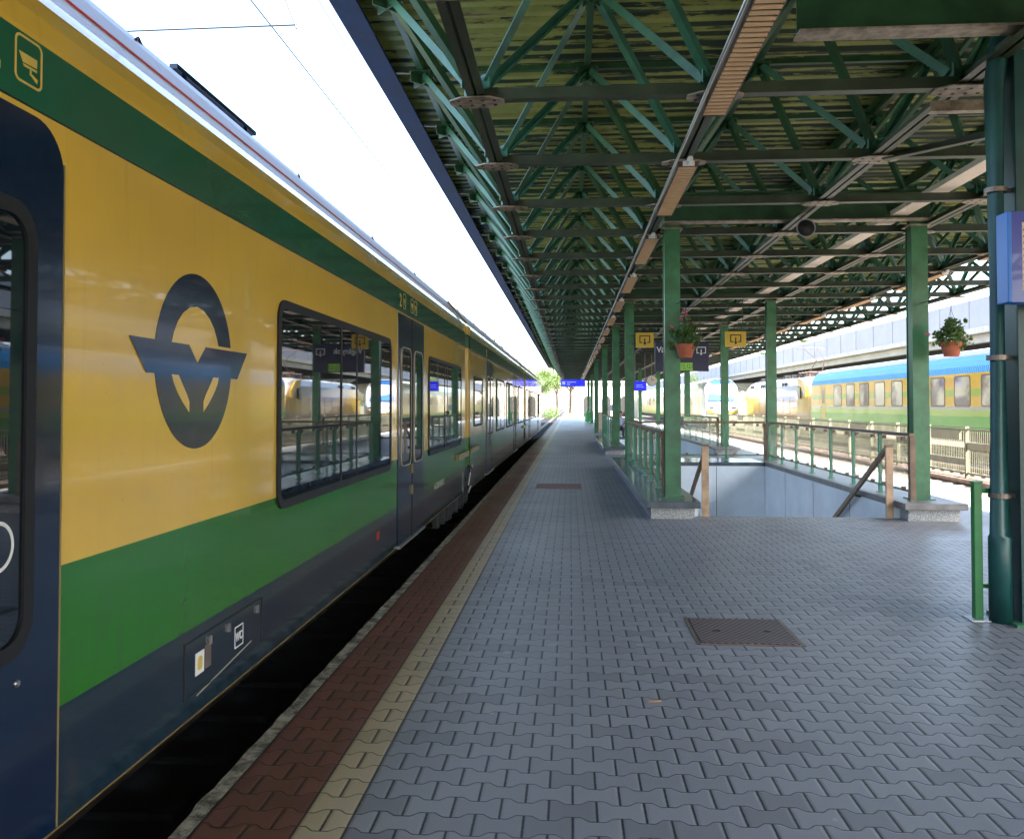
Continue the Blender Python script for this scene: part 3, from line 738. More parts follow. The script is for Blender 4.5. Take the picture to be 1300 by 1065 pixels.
# far blue displays
def display(x, y, w, h, z, lab, lines):
    e = empty('platform_display', (x, y, z), lab, 'display', 'hanging blue displays')
    b = MB(); b.box(x-w/2, x+w/2, y, y+.2, z-h/2, z+h/2); b.build('case', M['bluedark'], e, bevel=.01)
    b = MB(); b.box(x-w/2+.04, x+w/2-.04, y-.006, y-.001, z-h/2+.05, z+h/2-.04); b.build('screen', M['bluelit'], e)
    b = MB()
    for (a, c, zz, t_) in lines: b.box(x+a*w, x+c*w, y-.009, y-.0065, z+zz*h-t_, z+zz*h+t_)
    b.build('text_line', M['white'], e)
    b = MB()
    for s in (-.4, .4): b.box(x+s*w-.02, x+s*w+.02, y+.08, y+.12, z+h/2, ZB-.06)
    b.build('hanger', M['mast'], e)
    return e
display(.22, 68.5, 1.95, .58, 3.36, 'lit blue departure display hanging at the far end of the platform', [(-.25,.12,.12,.03),(-.25,-.12,-.18,.03),(-.45,-.32,.0,.12)])
display(3.5, 43.0, .62, .50, 2.55, 'small blue display hanging under a bracket near the clock', [(-.3,.2,.1,.015),(-.3,.3,-.1,.015)])
e = empty('station_clock', (4.1, 43.5, 2.85), 'round double sided station clock with cream face hanging beside the small display', 'clock')
cx, cy, cz = 4.12, 43.5, 2.83
b = MB(); b.lathe([(.27, -.06), (.285, 0), (.27, .06)], (cx, cy, cz), 32, 'y'); b.build('case', M['mast'], e, smooth=True)
b = MB(); b.lathe([(.245, -.065), (.0, -.066)], (cx, cy, cz), 32, 'y'); b.build('dial', M['clockface'], e)
b = MB(); b.bar((cx, cy-.07, cz), (cx-.02, cy-.07, cz+.17), .02, .006, (0,1,0)); b.bar((cx, cy-.07, cz), (cx+.11, cy-.07, cz+.05), .025, .006, (0,1,0)); b.build('hands', M['black'], e)
b = MB(); b.box(cx-.015, cx+.015, cy-.015, cy+.015, cz+.28, ZB-.06); b.build('hanger', M['mast'], e)
# near timetable board
e = empty('timetable_board', (3.5, 6.2, 2.6), 'blue framed timetable board fixed to the nearest column at the right edge', 'timetable board')
b = MB(); b.box(3.03, 3.06, 6.10, 6.26, 2.31, 2.945); b.box(3.0601, 3.95, 6.14, 6.26, 2.31, 2.945); b.build('case', M['blueframe'], e, bevel=.006)
b = MB(); b.ring([(3.06,2.312),(3.95,2.312),(3.95,2.943),(3.06,2.943)], [(3.13,2.395),(3.88,2.395),(3.88,2.87),(3.13,2.87)], 6.105, 6.1395, 'y'); b.build('frame', M['bluedark'], e)
b = MB(); b.box(3.131, 3.879, 6.12, 6.139, 2.425, 2.869); b.build('timetable_sheet', M['paper'], e)
b = MB(); b.box(3.131, 3.879, 6.119, 6.139, 2.396, 2.424); b.build('sheet_foot', M['paperyel'], e)
b = MB()
for r_ in range(9):
    for c_ in range(4):
        b.box(3.145+c_*.18, 3.145+c_*.18+random.uniform(.08, .15), 6.1185, 6.1198, 2.45+r_*.045, 2.462+r_*.045)
b.build('printed_text', M['printgrey'], e)
b = MB(); b.box(3.3, 3.6, 6.2605, 6.449, 2.4, 2.46); b.box(3.3, 3.6, 6.2605, 6.449, 2.8, 2.86); b.build('bracket', M['pipe'], e)
# notice on far column
b = MB(); b.box(1.63, 1.80, 36.7, 36.72, 1.35, 1.6); tag(b.build('notice', M['white']), 'small white paper notice fixed beside a column over the far stairs', 'notice')

# ------------------------------------------------------------------ flower pots
def leaves(b, c, rad, n, size, rnd, squash=(1,1,1), shell=.35):
    for _ in range(n):
        while True:
            p = Vector((rnd.uniform(-1,1), rnd.uniform(-1,1), rnd.uniform(-1,1)))
            if shell < p.length <= 1: break
        p = Vector((p.x*squash[0], p.y*squash[1], p.z*squash[2]))*rad + Vector(c)
        a = Vector((rnd.gauss(0,1), rnd.gauss(0,1), rnd.gauss(0,.6))).normalized(); s = size*rnd.uniform(.6, 1.35)
        u = a.orthogonal().normalized(); u = Quaternion(a, rnd.uniform(0, 6.28)) @ u; w = a.cross(u)
        b.add([p-u*s*.5, p+w*s*.33, p+u*s*.5, p-w*s*.33], [(0,1,2,3)])
def flowerpot(x, y, z, lab, seed, blobs, flowers, hook=True):
    rnd = random.Random(seed)
    e = empty('hanging_flower_pot', (x, y, z), lab, 'flower pot', 'hanging flower pots')
    b = MB(); b.lathe([(.085, 0), (.095, .004), (.128, .14), (.136, .142), (.150, .20), (.140, .20), (.13, .18), (0, .18)], (x, y, z), 28); b.build('pot', M['terracotta'], e, smooth=False)
    b = MB()
    for c, r_, n in blobs: leaves(b, (x+c[0], y+c[1], z+.2+c[2]), r_, n, .055, rnd)
    for _ in range(14):
        t_ = rnd.uniform(0, 6.28); q = Vector((x+.14*math.cos(t_), y+.14*math.sin(t_), z+.2)); e_ = q + Vector((.10*math.cos(t_), .1*math.sin(t_), rnd.uniform(-.05,.12))); b.tube([q, e_], .003, 4); leaves(b, e_, .03, 4, .05, rnd)
    b.build('plant', M['leaf_pot'], e)
    b = MB()
    for c in flowers: leaves(b, (x+c[0], y+c[1], z+.2+c[2]), .022, 12, .032, rnd, shell=.1)
    b.build('flowers', M['petal'], e)
    b = MB(); zt = z+.78
    for k in range(3):
        t_ = 2.1*k; b.tube([(x+.145*math.cos(t_), y+.145*math.sin(t_), z+.2), (x, y, zt-.12)], .0025, 4)
    b.tube([(x, y, zt-.12), (x+.01, y, zt-.06), (x-.03, y, zt-.02), (x-.03, y, zt+.02), (x, y, zt+.045), (x+.03, y, zt+.02)], .006, 6)
    b.build('wire_hook', M['wire'], e)
    return e
flowerpot(1.65, 12.34, 2.27, 'terracotta pot with tall straggly red flowered plant hanging on the left hand column', 5,
          [((.05,0,.04), .15, 300), ((0,0,.18), .12, 200), ((-.16,0,.16), .06, 26), ((.02,0,.34), .07, 26), ((.12,0,.25),.07,30)],
          [(-.19,0,.25), (-.02,0,.48), (.02,0,.42), (.1,0,.30), (-.06,0,.36)])
flowerpot(5.20, 12.0, 2.26, 'terracotta pot with bushy green plant hanging on the right hand column', 9,
          [((0,0,.04), .18, 420), ((.03,0,.18), .14, 240), ((.1,-.05,-.04), .08, 60), ((-.02,0,.26), .07, 40), ((-.2,0,.1), .05, 22), ((.2,0,.29), .03, 10)],
          [(-.33,0,.11), (-.30,0,.10)])
b = MB(); b.tube([(5.0, 12.0, 3.05), (5.20, 12.0, 3.06)], .006, 6); b.tube([(5.0, 12.5, 3.05), (5.0, 12.0, 3.05)], .006, 6)
b.build('pot_hanger', M['wire'], bpy.data.objects['canopy_column.001'])
b = MB(); b.tube([(1.56, 12.34, 3.07), (1.66, 12.34, 3.06)], .006, 6); b.tube([(1.56, 12.34, 3.07), (1.56, 12.51, 3.07)], .006, 6)
b.build('pot_hanger', M['wire'], bpy.data.objects['canopy_column'])

# ------------------------------------------------------------------ near train
TX = -1.76
tr = empty('passenger_train', (-3.17, 0, -.3), 'long glossy yellow, green and navy passenger train standing at the left platform edge', 'train')
side = [(TX, .145), (TX, 2.82), (-1.775, 2.90), (-1.81, 2.98), (-1.865, 3.055)]
roofp = [(-1.865, 3.0555), (-1.95, 3.165), (-2.06, 3.32), (-2.2, 3.46), (-2.42, 3.58), (-3.17, 3.64)]
mir = lambda P: [(-6.34-x, z) for x, z in reversed(P)]
CARS = [(-19.0, -2.60), (-2.42, 14.44), (14.66, 32.72), (32.94, 51.3)]
for k, (a, e_) in enumerate(CARS):
    b = MB(); b.prism(side + mir(side), a, e_, 'y'); b.build('car_body', M['train'], tr)
    b = MB(); b.prism(roofp + mir(roofp), a+.02, e_-.02, 'y'); b.build('roof', M['train_roof'], tr)
    # roof gear: long low side cover, red rope line, small fittings
    b = MB()
    L = e_-a
    for q0, q1 in ((.05, .30), (.40, .55), (.66, .93)):
        b.box(-2.75, -2.46, a+L*q0, a+L*q1, 3.54, 3.66)
    b.build('roof_cover', M['train_roof'], tr)
    b = MB(); b.tube([(-1.952, a+.2, 3.172), (-1.952, e_-.2, 3.172)], .006, 6); b.build('roof_seam', M['red'], tr)
    for q in range(6):
        b = MB(); yy = a + L*(.08+.15*q); b.tube([(-2.12, yy, 3.385), (-2.16, yy+.10, 3.44), (-2.17, yy+.16, 3.42)], .008, 5); b.build('roof_fitting', M['under'], tr)
    b = MB(); b.box(TX-.002, TX+.003, a+.05, e_-.05, .147, .152); b.build('skirt_edge', M['gold_dull'], tr)
b = MB(); b.box(-2.42, -2.37, 4.95, 6.25, 3.635, 3.665); b.box(-2.41, -2.39, 5.1, 5.12, 3.56, 3.634); b.box(-2.41, -2.39, 6.1, 6.12, 3.56, 3.634); b.build('roof_step', M['navy'], tr)
# bellows and joint trims
for y in (-2.51, 14.55, 32.83):
    b = MB(); b.prism([(x+.10 if x < -2 else x-.10, z) for x, z in side] + mir([(x+.10 if x < -2 else x-.10, z) for x, z in side]), y-.10, y+.10, 'y'); b.build('bellows', M['bellows'], tr)
    for s in (-1, 1):
        b = MB(); b.box(TX-.02, TX+.028, y+s*.125-.022, y+s*.125+.022, .30, 2.95); b.build('end_trim', M['train'], tr)
        b = MB(); b.box(TX+.001, TX+.045, y+(s*.80)-.66, y+(s*.80)+.62, .74, .83) if s < 0 else b.box(TX+.001, TX+.045, y+.12, y+1.5, .76, .84); b.build('gangway_fairing', M['gold_dull'], tr)
    b = MB(); b.tube([(TX-.02, y-.05, 3.0), (-1.88, y-.10, 3.12), (-2.08, y-.2, 3.36)], .018, 8); b.build('grab_strip', M['gold_dull'], tr)
# bogies under joints: dark cut-away, wheels
for y in (-10.5, -2.51, 14.55, 32.83, 45.5):
    b = MB()
    for s in (-1, 1):
        x = -3.17 + s*1.02
        b.box(x-.08, x+.08, y-1.9, y+1.9, -.02, .16); b.box(x-.13, x+.13, y-1.45, y-1.05, -.12, .10); b.box(x-.13, x+.13, y+1.05, y+1.45, -.12, .10)
        b.tube([(x, y-.5, .0), (x, y-.5, .3)], .10, 10); b.tube([(x, y+.5, .0), (x, y+.5, .3)], .10, 10)
    g = b.build('bogie', M['under'], tr)
    for s in (-1, 1):
        for q in (-1.25, 1.25):
            b = MB(); b.lathe([(.40, -.06), (.42, .05), (.44, .06)], (-3.17+s*.75, y+q, .12), 24, 'x'); b.build('wheel', M['steel'], g)
# skirt recess beside the joint (dark gear hanging below body)
b = MB()
rnd = random.Random(11)
for k in range(26):
    y = 11.2 + k*.13; b.box(-1.80-rnd.uniform(0,.06), -1.768+rnd.uniform(0,.02), y, y+rnd.uniform(.05,.12), .02-rnd.uniform(0,.12), .143)
b.build('underfloor_gear', M['under'], tr)
b = MB(); b.tube([(-1.73, 14.45, .60), (-1.70, 14.75, .50), (-1.72, 15.0, .55)], .012, 6); b.tube([(-1.72, 14.3, .25), (-1.70, 14.4, .45)], .012, 6); b.tube([(-1.72, 14.32, .12), (-1.70, 14.45, .22)], .012, 6); b.build('coupling_hose', M['steel'], tr)
b = MB(); b.box(-4.2, -2.15, -18.5, 51, -.05, .144); b.build('underframe', M['under'], tr)

def window(y0, y1, z0, z1, splits=(), r=.11, fw=.05):
    b = MB(); b.ring(rr(y0, y1, z0, z1, r), rr(y0+fw, y1-fw, z0+fw, z1-fw, r*.6), TX+.001, TX+.013)
    ed = [y0+fw] + [v for s in splits for v in s] + [y1-fw]
    for s in splits:
        b.box(TX+.001, TX+.011, s[0]-.02, s[0]+.02, z0+fw, z1-fw); b.box(TX+.001, TX+.011, s[1]-.02, s[1]+.02, z0+fw, z1-fw)
    f = b.build('window', M['rubber'], tr)
    for k in range(0, len(ed), 2):
        b = MB(); b.prism(rr(ed[k]+.001, ed[k+1]-.001, z0+fw+.001, z1-fw-.001, .05 if not splits else .02), TX+.0005, TX+.007); b.build('pane', M['glass_dark'], f)
    for s in splits:
        b = MB(); b.box(TX+.0005, TX+.009, s[0]+.02, s[1]-.02, z0+fw, z1-fw); b.build('mullion', M['glass_dark'], f)
def leaf(y0, y1, hinge, gy0, gy1, corner=None):
    b = MB(); b.box(TX+.0005, TX+.010, y0, y1, .16, 2.545); d = b.build('door', M['navy'], tr)
    b = MB(); b.ring(rr(gy0-.035, gy1+.035, .965, 2.20, .10), rr(gy0, gy1, 1.0, 2.165, .075), TX+.0101, TX+.018); b.build('window_seal', M['rubber'], d)
    b = MB(); b.ring(rr(gy0-.045, gy1+.045, .955, 2.21, .105), rr(gy0-.0355, gy1+.0355, .9645, 2.2005, .10), TX+.0101, TX+.022); b.build('window_edge', M['seal'], d)
    b = MB(); b.prism(rr(gy0, gy1, 1.0, 2.165, .075), TX+.0101, TX+.013); b.build('door_window', M['glass_dark'], d)
    return d
def door(y0, y1, surround=True):
    mid = (y0+y1)/2
    leaf(y0+.005, mid-.012, 0, y0+.17, mid-.14); leaf(mid+.012, y1-.005, 0, mid+.14, y1-.17)
    b = MB(); b.box(TX+.0005, TX+.016, mid-.011, mid+.011, .16, 2.545); b.build('door_seal', M['rubber'], tr)
    b = MB(); b.box(TX+.011, TX+.03, mid-.05, mid-.03, .62, .72); b.box(TX+.011, TX+.03, mid-.05, mid-.03, .85, .95); b.build('door_button', M['gold_dull'], tr)
    b = MB(); b.box(TX, TX+.03, y0-.01, y1+.01, .135, .1595); b.build('door_step', M['steel'], tr)
# near door (large navy area)
b = MB(); b.prism([(1.0, .165), (2.815, .165), (2.815, 2.36)] + [(2.655+.16*math.cos(R(a)), 2.385+.16*math.sin(R(a))) for a in range(0, 91, 10)] + [(1.0, 2.545)], TX+.0005, TX+.012); d0 = b.build('door', M['navy'], tr)
b = MB(); b.box(TX+.0005, TX+.014, 2.816, 2.824, .165, 2.43); b.build('door_edge_strip', M['gold_dull'], tr)
b = MB(); b.ring(rr(2.12, 2.66, .80, 2.25, .13), rr(2.17, 2.61, .85, 2.20, .09), TX+.0121, TX+.024); b.build('window_seal', M['rubber'], d0)
b = MB(); b.prism(rr(2.17, 2.61, .85, 2.20, .09), TX+.0121, TX+.015); b.build('door_window', M['glass_dark'], d0)
b = MB(); b.ring(circ(2.49, 1.164, .080), circ(2.49, 1.164, .068), TX+.0155, TX+.0165); b.build('door_symbol', M['white'], d0)
b = MB(); b.ring(rr(1.35, 1.95, .80, 2.25, .13), rr(1.40, 1.90, .85, 2.20, .09), TX+.0121, TX+.024); b.build('window_seal', M['rubber'], d0)
b = MB(); b.prism(rr(1.40, 1.90, .85, 2.20, .09), TX+.0121, TX+.015); b.build('door_window', M['glass_dark'], d0)
b = MB(); b.box(TX+.0121, TX+.014, 2.035, 2.045, .17, 2.54); b.build('door_seal', M['rubber'], d0)
b = MB(); b.lathe([(.012, .0), (.010, .006)], (TX+.012, 2.60, .72), 12, 'x'); b.build('door_lock', M['steel'], d0)
door(8.59, 10.10)
window(5.0, 8.25, .965, 2.245, ((6.42, 6.89),), r=.12, fw=.055)
window(10.48, 13.62, .965, 2.21, ((11.81, 12.05),), r=.10, fw=.045)
window(15.5, 16.95, 1.2, 2.13, r=.08, fw=.04)
door(17.75, 19.30)
window(20.2, 22.6, .965, 2.23, ((21.3, 21.5),), r=.1); window(23.4, 25.8, .965, 2.23, ((24.5, 24.7),)); door(26.5, 28.0); window(28.7, 31.8, .965, 2.23, ((30.1, 30.4),))
window(33.8, 35.6, .965, 2.23); door(36.2, 37.7); window(38.4, 41.4, .965, 2.23, ((39.8, 40.1),)); window(42.2, 45.2, .965, 2.23); door(46.0, 47.4); window(48.2, 50.2, 1.1, 2.2)
window(-2.0, .4, .965, 2.23)
window(-8, -4, .965, 2.23)
# emblem
emb = empty('emblem', (0,0,0), '', ''); del emb['label'], emb['category']; emb.parent = tr; emb.location = (0, 0, 0)
emb.location = Vector((TX, 3.9, 1.8)) - world_loc(tr)
ec, ez, er = 3.90, 1.805, .41
b = MB(); b.prism(circ(ec, ez, er, 64), TX+.0008, TX+.0022); b.build('emblem_disc', M['navy'], emb)
inner = [(3.645, 1.878), (3.665, 1.925), (3.70, 1.975), (3.755, 2.02), (3.82, 2.05), (3.895, 2.062), (3.97, 2.05), (4.035, 2.02), (4.09, 1.975), (4.125, 1.925), (4.142, 1.893), (4.33, 1.893), (4.33, 1.80), (3.645, 1.80)]
b = MB(); b.prism(inner, TX+.0024, TX+.0034); b.build('emblem_field', M['train_yellow'], emb)
band = [(3.276, 1.878), (3.814, 1.878), (3.903, 1.797), (3.992, 1.878), (4.518, 1.878), (4.384, 1.735), (3.419, 1.735)]
b = MB(); b.prism([(a, z) for a, z in band], TX+.0036, TX+.0046); b.build('emblem_wing', M['navy'], emb)
lf = [(3.648, 1.7355), (3.712, 1.7355), (3.80, 1.645), (3.822, 1.615), (3.822, 1.567), (3.755, 1.612), (3.70, 1.66), (3.665, 1.70)]
b = MB(); b.prism(lf, TX+.0024, TX+.0034); b.build('emblem_leaf', M['train_yellow'], emb); b = MB(); b.prism([(7.798-a, z) for a, z in lf], TX+.0024, TX+.0034); b.build('emblem_leaf', M['train_yellow'], emb)
# notch fill: yellow V between the wing tips already body colour of field below
# lower hatch, tags, wc sign
b = MB(); b.box(TX+.0005, TX+.004, 3.80, 4.78, .500, .506); b.box(TX+.0005, TX+.004, 3.80, 3.806, .25, .50); b.box(TX+.0005, TX+.004, 4.776, 4.782, .25, .50); b.box(TX+.0005, TX+.003, 3.80, 4.78, .246, .250); b.build('service_hatch', M['under'], tr)
for y in (4.07, 4.30, 4.70): b = MB(); b.box(TX+.001, TX+.012, y-.010, y+.010, .435, .475); b.build('hatch_latch', M['steel'], tr)
b = MB(); b.ring(rr(4.385, 4.50, .32, .432, .003), rr(4.391, 4.494, .326, .426, .003), TX+.001, TX+.0025); b.build('wc_frame', M['white'], tr)
text_mesh('WC', .062, 'wc_lettering', M['white'], tr, (TX+.002, 4.4425, .354), (0,1,0), (0,0,1), sx=.80, bold=.0012, align='CENTER')
b = MB(); b.box(TX+.001, TX+.0025, 3.915, 4.01, .325, .43); b.build('label_plate', M['white'], tr)
b = MB(); b.prism(rr(3.935, 3.99, .345, .41, .02), TX+.0026, TX+.0034); b.build('label_mark', M['gold'], tr)
b = MB(); b.box(TX+.001, TX+.004, 4.02, 4.085, .33, .44); b.build('hatch_grille', M['rail'], tr)
b = MB(); b.bar((TX+.0015, 3.93, .232), (TX+.0015, 4.62, .300), .003, .005); b.build('scrape_mark', M['seal'], tr)
text_mesh('111', .10, 'red_lettering', M['red'], tr, (TX+.002, 7.66, .37), (0,1,0), (0,0,1), sx=.8, bold=.004)
text_mesh('H-GYSEV 435 512', .115, 'small_lettering', M['seal'], tr, (TX+.002, 10.95, .50), (0,1,0), (0,0,1))
# yellow pictograms on the green band
def camicon(y, z0=2.637, w=.14, h=.155):
    b = MB(); b.ring(rr(y, y+w, z0, z0+h, .025), rr(y+.008, y+w-.008, z0+.008, z0+h-.008, .018), TX+.0008, TX+.0025)
    k = w/.14
    def q(P): return [(y+a*k, z0+c*k) for a, c in P]
    b.prism(q([(.020,.098), (.112,.100), (.112,.072), (.040,.068)]), TX+.0008, TX+.0025); b.prism(q([(.040,.064), (.112,.066), (.112,.058), (.045,.056)]), TX+.0008, TX+.0025)
    b.prism(q([(.076,.056), (.084,.056), (.084,.038), (.076,.038)]), TX+.0008, TX+.0025); b.prism(q([(.080,.038), (.088,.044), (.116,.036), (.113,.022)]), TX+.0008, TX+.0025)
    b.build('camera_pictogram', M['gold'], tr)
camicon(2.562)
text_mesh('2', .19, 'class_number', M['gold'], tr, (TX+.002, 2.40, 2.645), (0,1,0), (0,0,1), bold=.004)
text_mesh('2', .19, 'class_number', M['gold'], tr, (TX+.002, 8.68, 2.625), (0,1,0), (0,0,1), bold=.004)
camicon(8.86, 2.62, .15, .16); camicon(9.3, 2.62, .15, .16); camicon(9.52, 2.62, .15, .16)
text_mesh('2', .19, 'class_number', M['gold'], tr, (TX+.002, 17.8, 2.625), (0,1,0), (0,0,1), bold=.004)
# cab nose at the far end
b = MB(); b.prism([(51.3, .2), (52.6, .25), (53.0, .9), (52.6, 1.6), (51.6, 3.0), (51.3, 3.05)], -4.5, -1.84, 'x'); b.build('cab_nose', M['train_yellow'], tr)
b = MB(); b.box(-3.3, -3.04, 32, 35, 3.63, 3.8); b.build('roof_pod', M['under'], tr)

# ------------------------------------------------------------------ overhead line over the near track
def mast(x, y, reach, lab):
    e = empty('catenary_mast', (x, y, ZG), lab, 'catenary mast', 'overhead line masts')
    b = MB(); b.box(x-.12, x+.12, y-.12, y-.10, ZG, 8.0); b.box(x-.12, x+.12, y+.10, y+.12, ZG, 8.0); b.box(x-.01, x+.01, y-.10, y+.10, ZG, 8.0); b.build('pole', M['mast'], e)
    b = MB(); b.tube([(x+.1, y, 5.72), (reach+.2, y, 5.74)], .010, 8); b.tube([(x+.1, y, 7.0), (reach, y, 6.75)], .02, 8); b.tube([(reach-.2, y, 6.74), (reach+.2, y, 5.7)], .012, 6); b.build('cantilever', M['wire'], e)
    b = MB()
    for k in range(5): b.lathe([(.03, 0), (.055, .02), (.03, .04)], (x+.35+k*.05, y, 5.715), 12, 'x'); b.lathe([(.03, 0), (.055, .02), (.03, .04)], (x+.35+k*.05, y, 6.99), 12, 'x')
    b.build('insulator', M['red'], e)
mast(-6.1, 9.0, -3.17, 'overhead line mast standing behind the near train')
mast(-6.1, 60.0, -3.17, 'overhead line mast far away beyond the end of the near train')
b = MB(); b.tube([(-3.17, -10, 5.63), (-3.17, 110, 5.63)], .008, 6); tag(b.build('contact_wire', M['wire']), 'thin black overhead contact wire above the near train roof', 'overhead wire')
b = MB(); b.tube([(-3.17, -10, 6.9)] + [(-3.17, -10+k*5, 6.75-.35*math.sin(math.pi*((k*5-19) % 51)/51)) for k in range(1, 24)], .006, 6)
tag(b.build('messenger_wire', M['wire']), 'sagging carrier wire above the contact wire over the near train', 'overhead wire')

# ------------------------------------------------------------------ right side: fence
fe = empty('track_fence', (11.0, 24, ZG), 'low beige green metal bar fence between the tracks on the right', 'fence')
def fpanel(y0, y1, kind):
    b = MB(); x = 11.0
    b.box(x-.02, x+.02, y0+.05, y1-.05, .90, .95); b.box(x-.02, x+.02, y0+.05, y1-.05, ZG+.18, ZG+.23)
    if kind == 0: b.box(x-.022, x+.022, y0+.05, y1-.05, .36, .56)
    else: b.box(x-.022, x+.022, y0+.05, y1-.05, -.06, .10)
    y = y0+.09
    while y < y1-.07: b.box(x-.006, x+.006, y, y+.022, ZG+.23, .90); y += .11
    return b.build('fence_panel', M['fencepaint'], fe)
y = -8.0; k = 0
while y < 68:
    b = MB(); b.box(10.95, 11.05, y-.04, y+.04, ZG, 1.0); b.build('post', M['fencepaint'], fe)
    fpanel(y, y+2.5, k % 2)
    if k % 3 == 1 and y > 24:
        b = MB(); b.box(10.93, 10.976, y+.3, y+2.2, .62, .88); b.build('plate', M['fencepaint'], fe)
    y += 2.5; k += 1

# ------------------------------------------------------------------ right side: coach, locomotive, railcar
def coach(y0, y1, lab, spare=0):
    e = empty('railway_coach', (16.4, (y0+y1)/2, -.3), lab, 'railway coach', 'coaches on the far track')
    X = 15.0; m = lambda P: [(32.8-x, z) for x, z in reversed(P)]
    sd_ = [(15.06, .55), (X, .75), (X, 2.80)]
    b = MB(); b.prism(sd_ + m(sd_), y0, y1, 'y'); b.build('coach_body', M['coach'], e)
    r1 = [(X, 2.801), (15.05, 3.05), (15.16, 3.28), (15.30, 3.45)]
    b = MB(); b.prism(r1 + m(r1), y0, y1, 'y'); b.build('coach_roof', M['coachblue'], e)
    b = MB(); r2_ = [(15.30, 3.451), (15.5, 3.60), (15.9, 3.76), (16.4, 3.80)]; b.prism(r2_ + m(r2_), y0+.02, y1-.02, 'y')
    for xx, zz in ((15.34, 3.50), (15.5, 3.62), (15.7, 3.70)): b.box(xx-.02, xx+.02, y0+.05, y1-.05, zz-.03, zz+.02)
    b.build('roof_ridges', M['coachtop'], e)
    yy = y1 - 5.88 if spare == 0 else y1 - 3.0
    while yy > y0+1.2:
        b = MB(); b.ring(rr(yy, yy+1.34, 1.53, 2.72, .14), rr(yy+.05, yy+1.29, 1.58, 2.67, .10), X-.014, X-.001); f = b.build('window', M['sash'], e)
        b = MB(); b.prism(rr(yy+.05, yy+1.29, 1.58, 2.67, .10), X-.008, X-.0008); b.build('pane', M['coachglass'], f)
        yy -= 2.18
    b = MB(); b.box(X-.006, X-.0006, y1-2.9, y1-2.1, .8, 2.7); b.build('door', M['locoyel'], e); b = MB(); b.box(X-.006, X-.0006, y0+.3, y0+1.05, .8, 2.7); b.build('door', M['locoyel'], e)
    b = MB(); b.box(X-.012, X-.0062, y1-2.7, y1-2.3, 1.7, 2.5); b.build('door_window', M['coachglass'], e)
    b = MB(); b.box(15.3, 17.5, y0+.5, y1-.5, .2, .549)
    for q in (y0+3.5, y1-3.5):
        for w_ in (-1.25, 1.25):
            b.lathe([(.45, -.05), (.46, .06)], (15.65, q+w_, .12), 18, 'x'); b.lathe([(.45, -.05), (.46, .06)], (17.15, q+w_, .12), 18, 'x')
        b.box(15.35, 15.5, q-1.9, q+1.9, .05, .35)
    b.build('bogies', M['under'], e)
    return e
coach(28.0, 54.2, 'yellow and green railway coach with bright blue roof parked beyond the fence')
coach(1.4, 27.6, 'second blue roofed coach coupled behind, seen only past the right column', 1)
# locomotive
e = empty('locomotive', (16.4, 65, -.3), 'cream and yellow electric locomotive coupled to the blue roofed coach', 'locomotive')
Y0l, Y1l = 55.2, 75.2
b = MB()
prof = []
secs = [(55.2, .72, .0), (55.5, .82, .35), (56.3, .93, .8), (57.4, 1.0, 1.0), (73.0, 1.0, 1.0), (74.1, .93, .8), (74.9, .82, .35), (75.2, .72, 0)]
ringp = lambda wf, hf: [(16.4-1.4*wf, .55), (16.4-1.45*wf, .9), (16.4-1.45*wf, 2.2), (16.4-1.38*wf, 2.75+.15*hf), (16.4-1.1*wf, 2.95+.35*hf), (16.4-.7*wf, 3.05+.42*hf), (16.4+.7*wf, 3.05+.42*hf), (16.4+1.1*wf, 2.95+.35*hf), (16.4+1.38*wf, 2.75+.15*hf), (16.4+1.45*wf, 2.2), (16.4+1.45*wf, .9), (16.4+1.4*wf, .55)]
vs = []
for yy, wf, hf in secs: vs += [(x, yy if z < 2.0 else yy + (z-2.0)*(.75 if yy < 65 else -.75)*(1-hf), z) for x, z in ringp(wf, hf)]
n = 12; fs = [tuple(range(n)), tuple(range(len(vs)-n, len(vs)))]
for k in range(len(secs)-1): fs += [(k*n+i, k*n+(i+1) % n, (k+1)*n+(i+1) % n, (k+1)*n+i) for i in range(n)]
b.add(vs, fs); b.build('loco_body', M['loco'], e)
for yy in (56.6, 73.1):
    b = MB(); b.box(14.93, 14.949, yy, yy+.75, 2.0, 2.75); b.build('cab_window', M['glass_dark'], e)
b = MB(); b.prism([(55.45, 2.1), (57.4, 3.0), (57.4, 3.35), (56.2, 3.2), (55.4, 2.6)], 14.98, 15.05, 'x'); b.build('cab_stripe', M['locoyel'], e)
for yy in (60.5, 61.3, 67.3, 68.1, 71.3, 72.0):
    b = MB(); b.box(15.02, 15.12, yy, yy+.35, 2.85, 3.15); b.build('vent', M['under'], e)
b = MB()
for k in range(7): b.box(14.935, 14.949, 59.2+k*1.9, 59.2+k*1.9+1.5, .95, 1.02); b.box(14.935, 14.949, 59.2+k*1.9, 59.22+k*1.9, 1.02, 2.1)
b.build('side_ribs', M['tan'], e)
b = MB(); rnd = random.Random(4)
for k in range(26): yy = 58.5+k*.55; b.box(15.6+rnd.uniform(0,.5), 16.4+rnd.uniform(0,.6), yy, yy+.3, 3.45, 3.58+rnd.uniform(0,.22))
b.build('roof_gear', M['under'], e)
b = MB()
for s in (-.5, .5):
    b.tube([(16.4+s, 57.6, 3.75), (16.4+s, 60.2, 3.75)], .04, 6); b.tube([(16.4+s*.8, 58.2, 3.78), (16.4+s*.5, 57.0, 4.55)], .03, 6); b.tube([(16.4+s*.5, 57.0, 4.55), (16.4+s*.9, 59.4, 5.45)], .02, 6)
for yy in (57.8, 58.6, 59.4, 60.2): b.tube([(15.8, yy, 3.78), (17.0, yy, 3.78)], .05, 6); b.lathe([(.08, -.3), (.1, 0)], (15.85, yy, 3.75), 8); b.lathe([(.08, -.3), (.1, 0)], (16.95, yy, 3.75), 8)
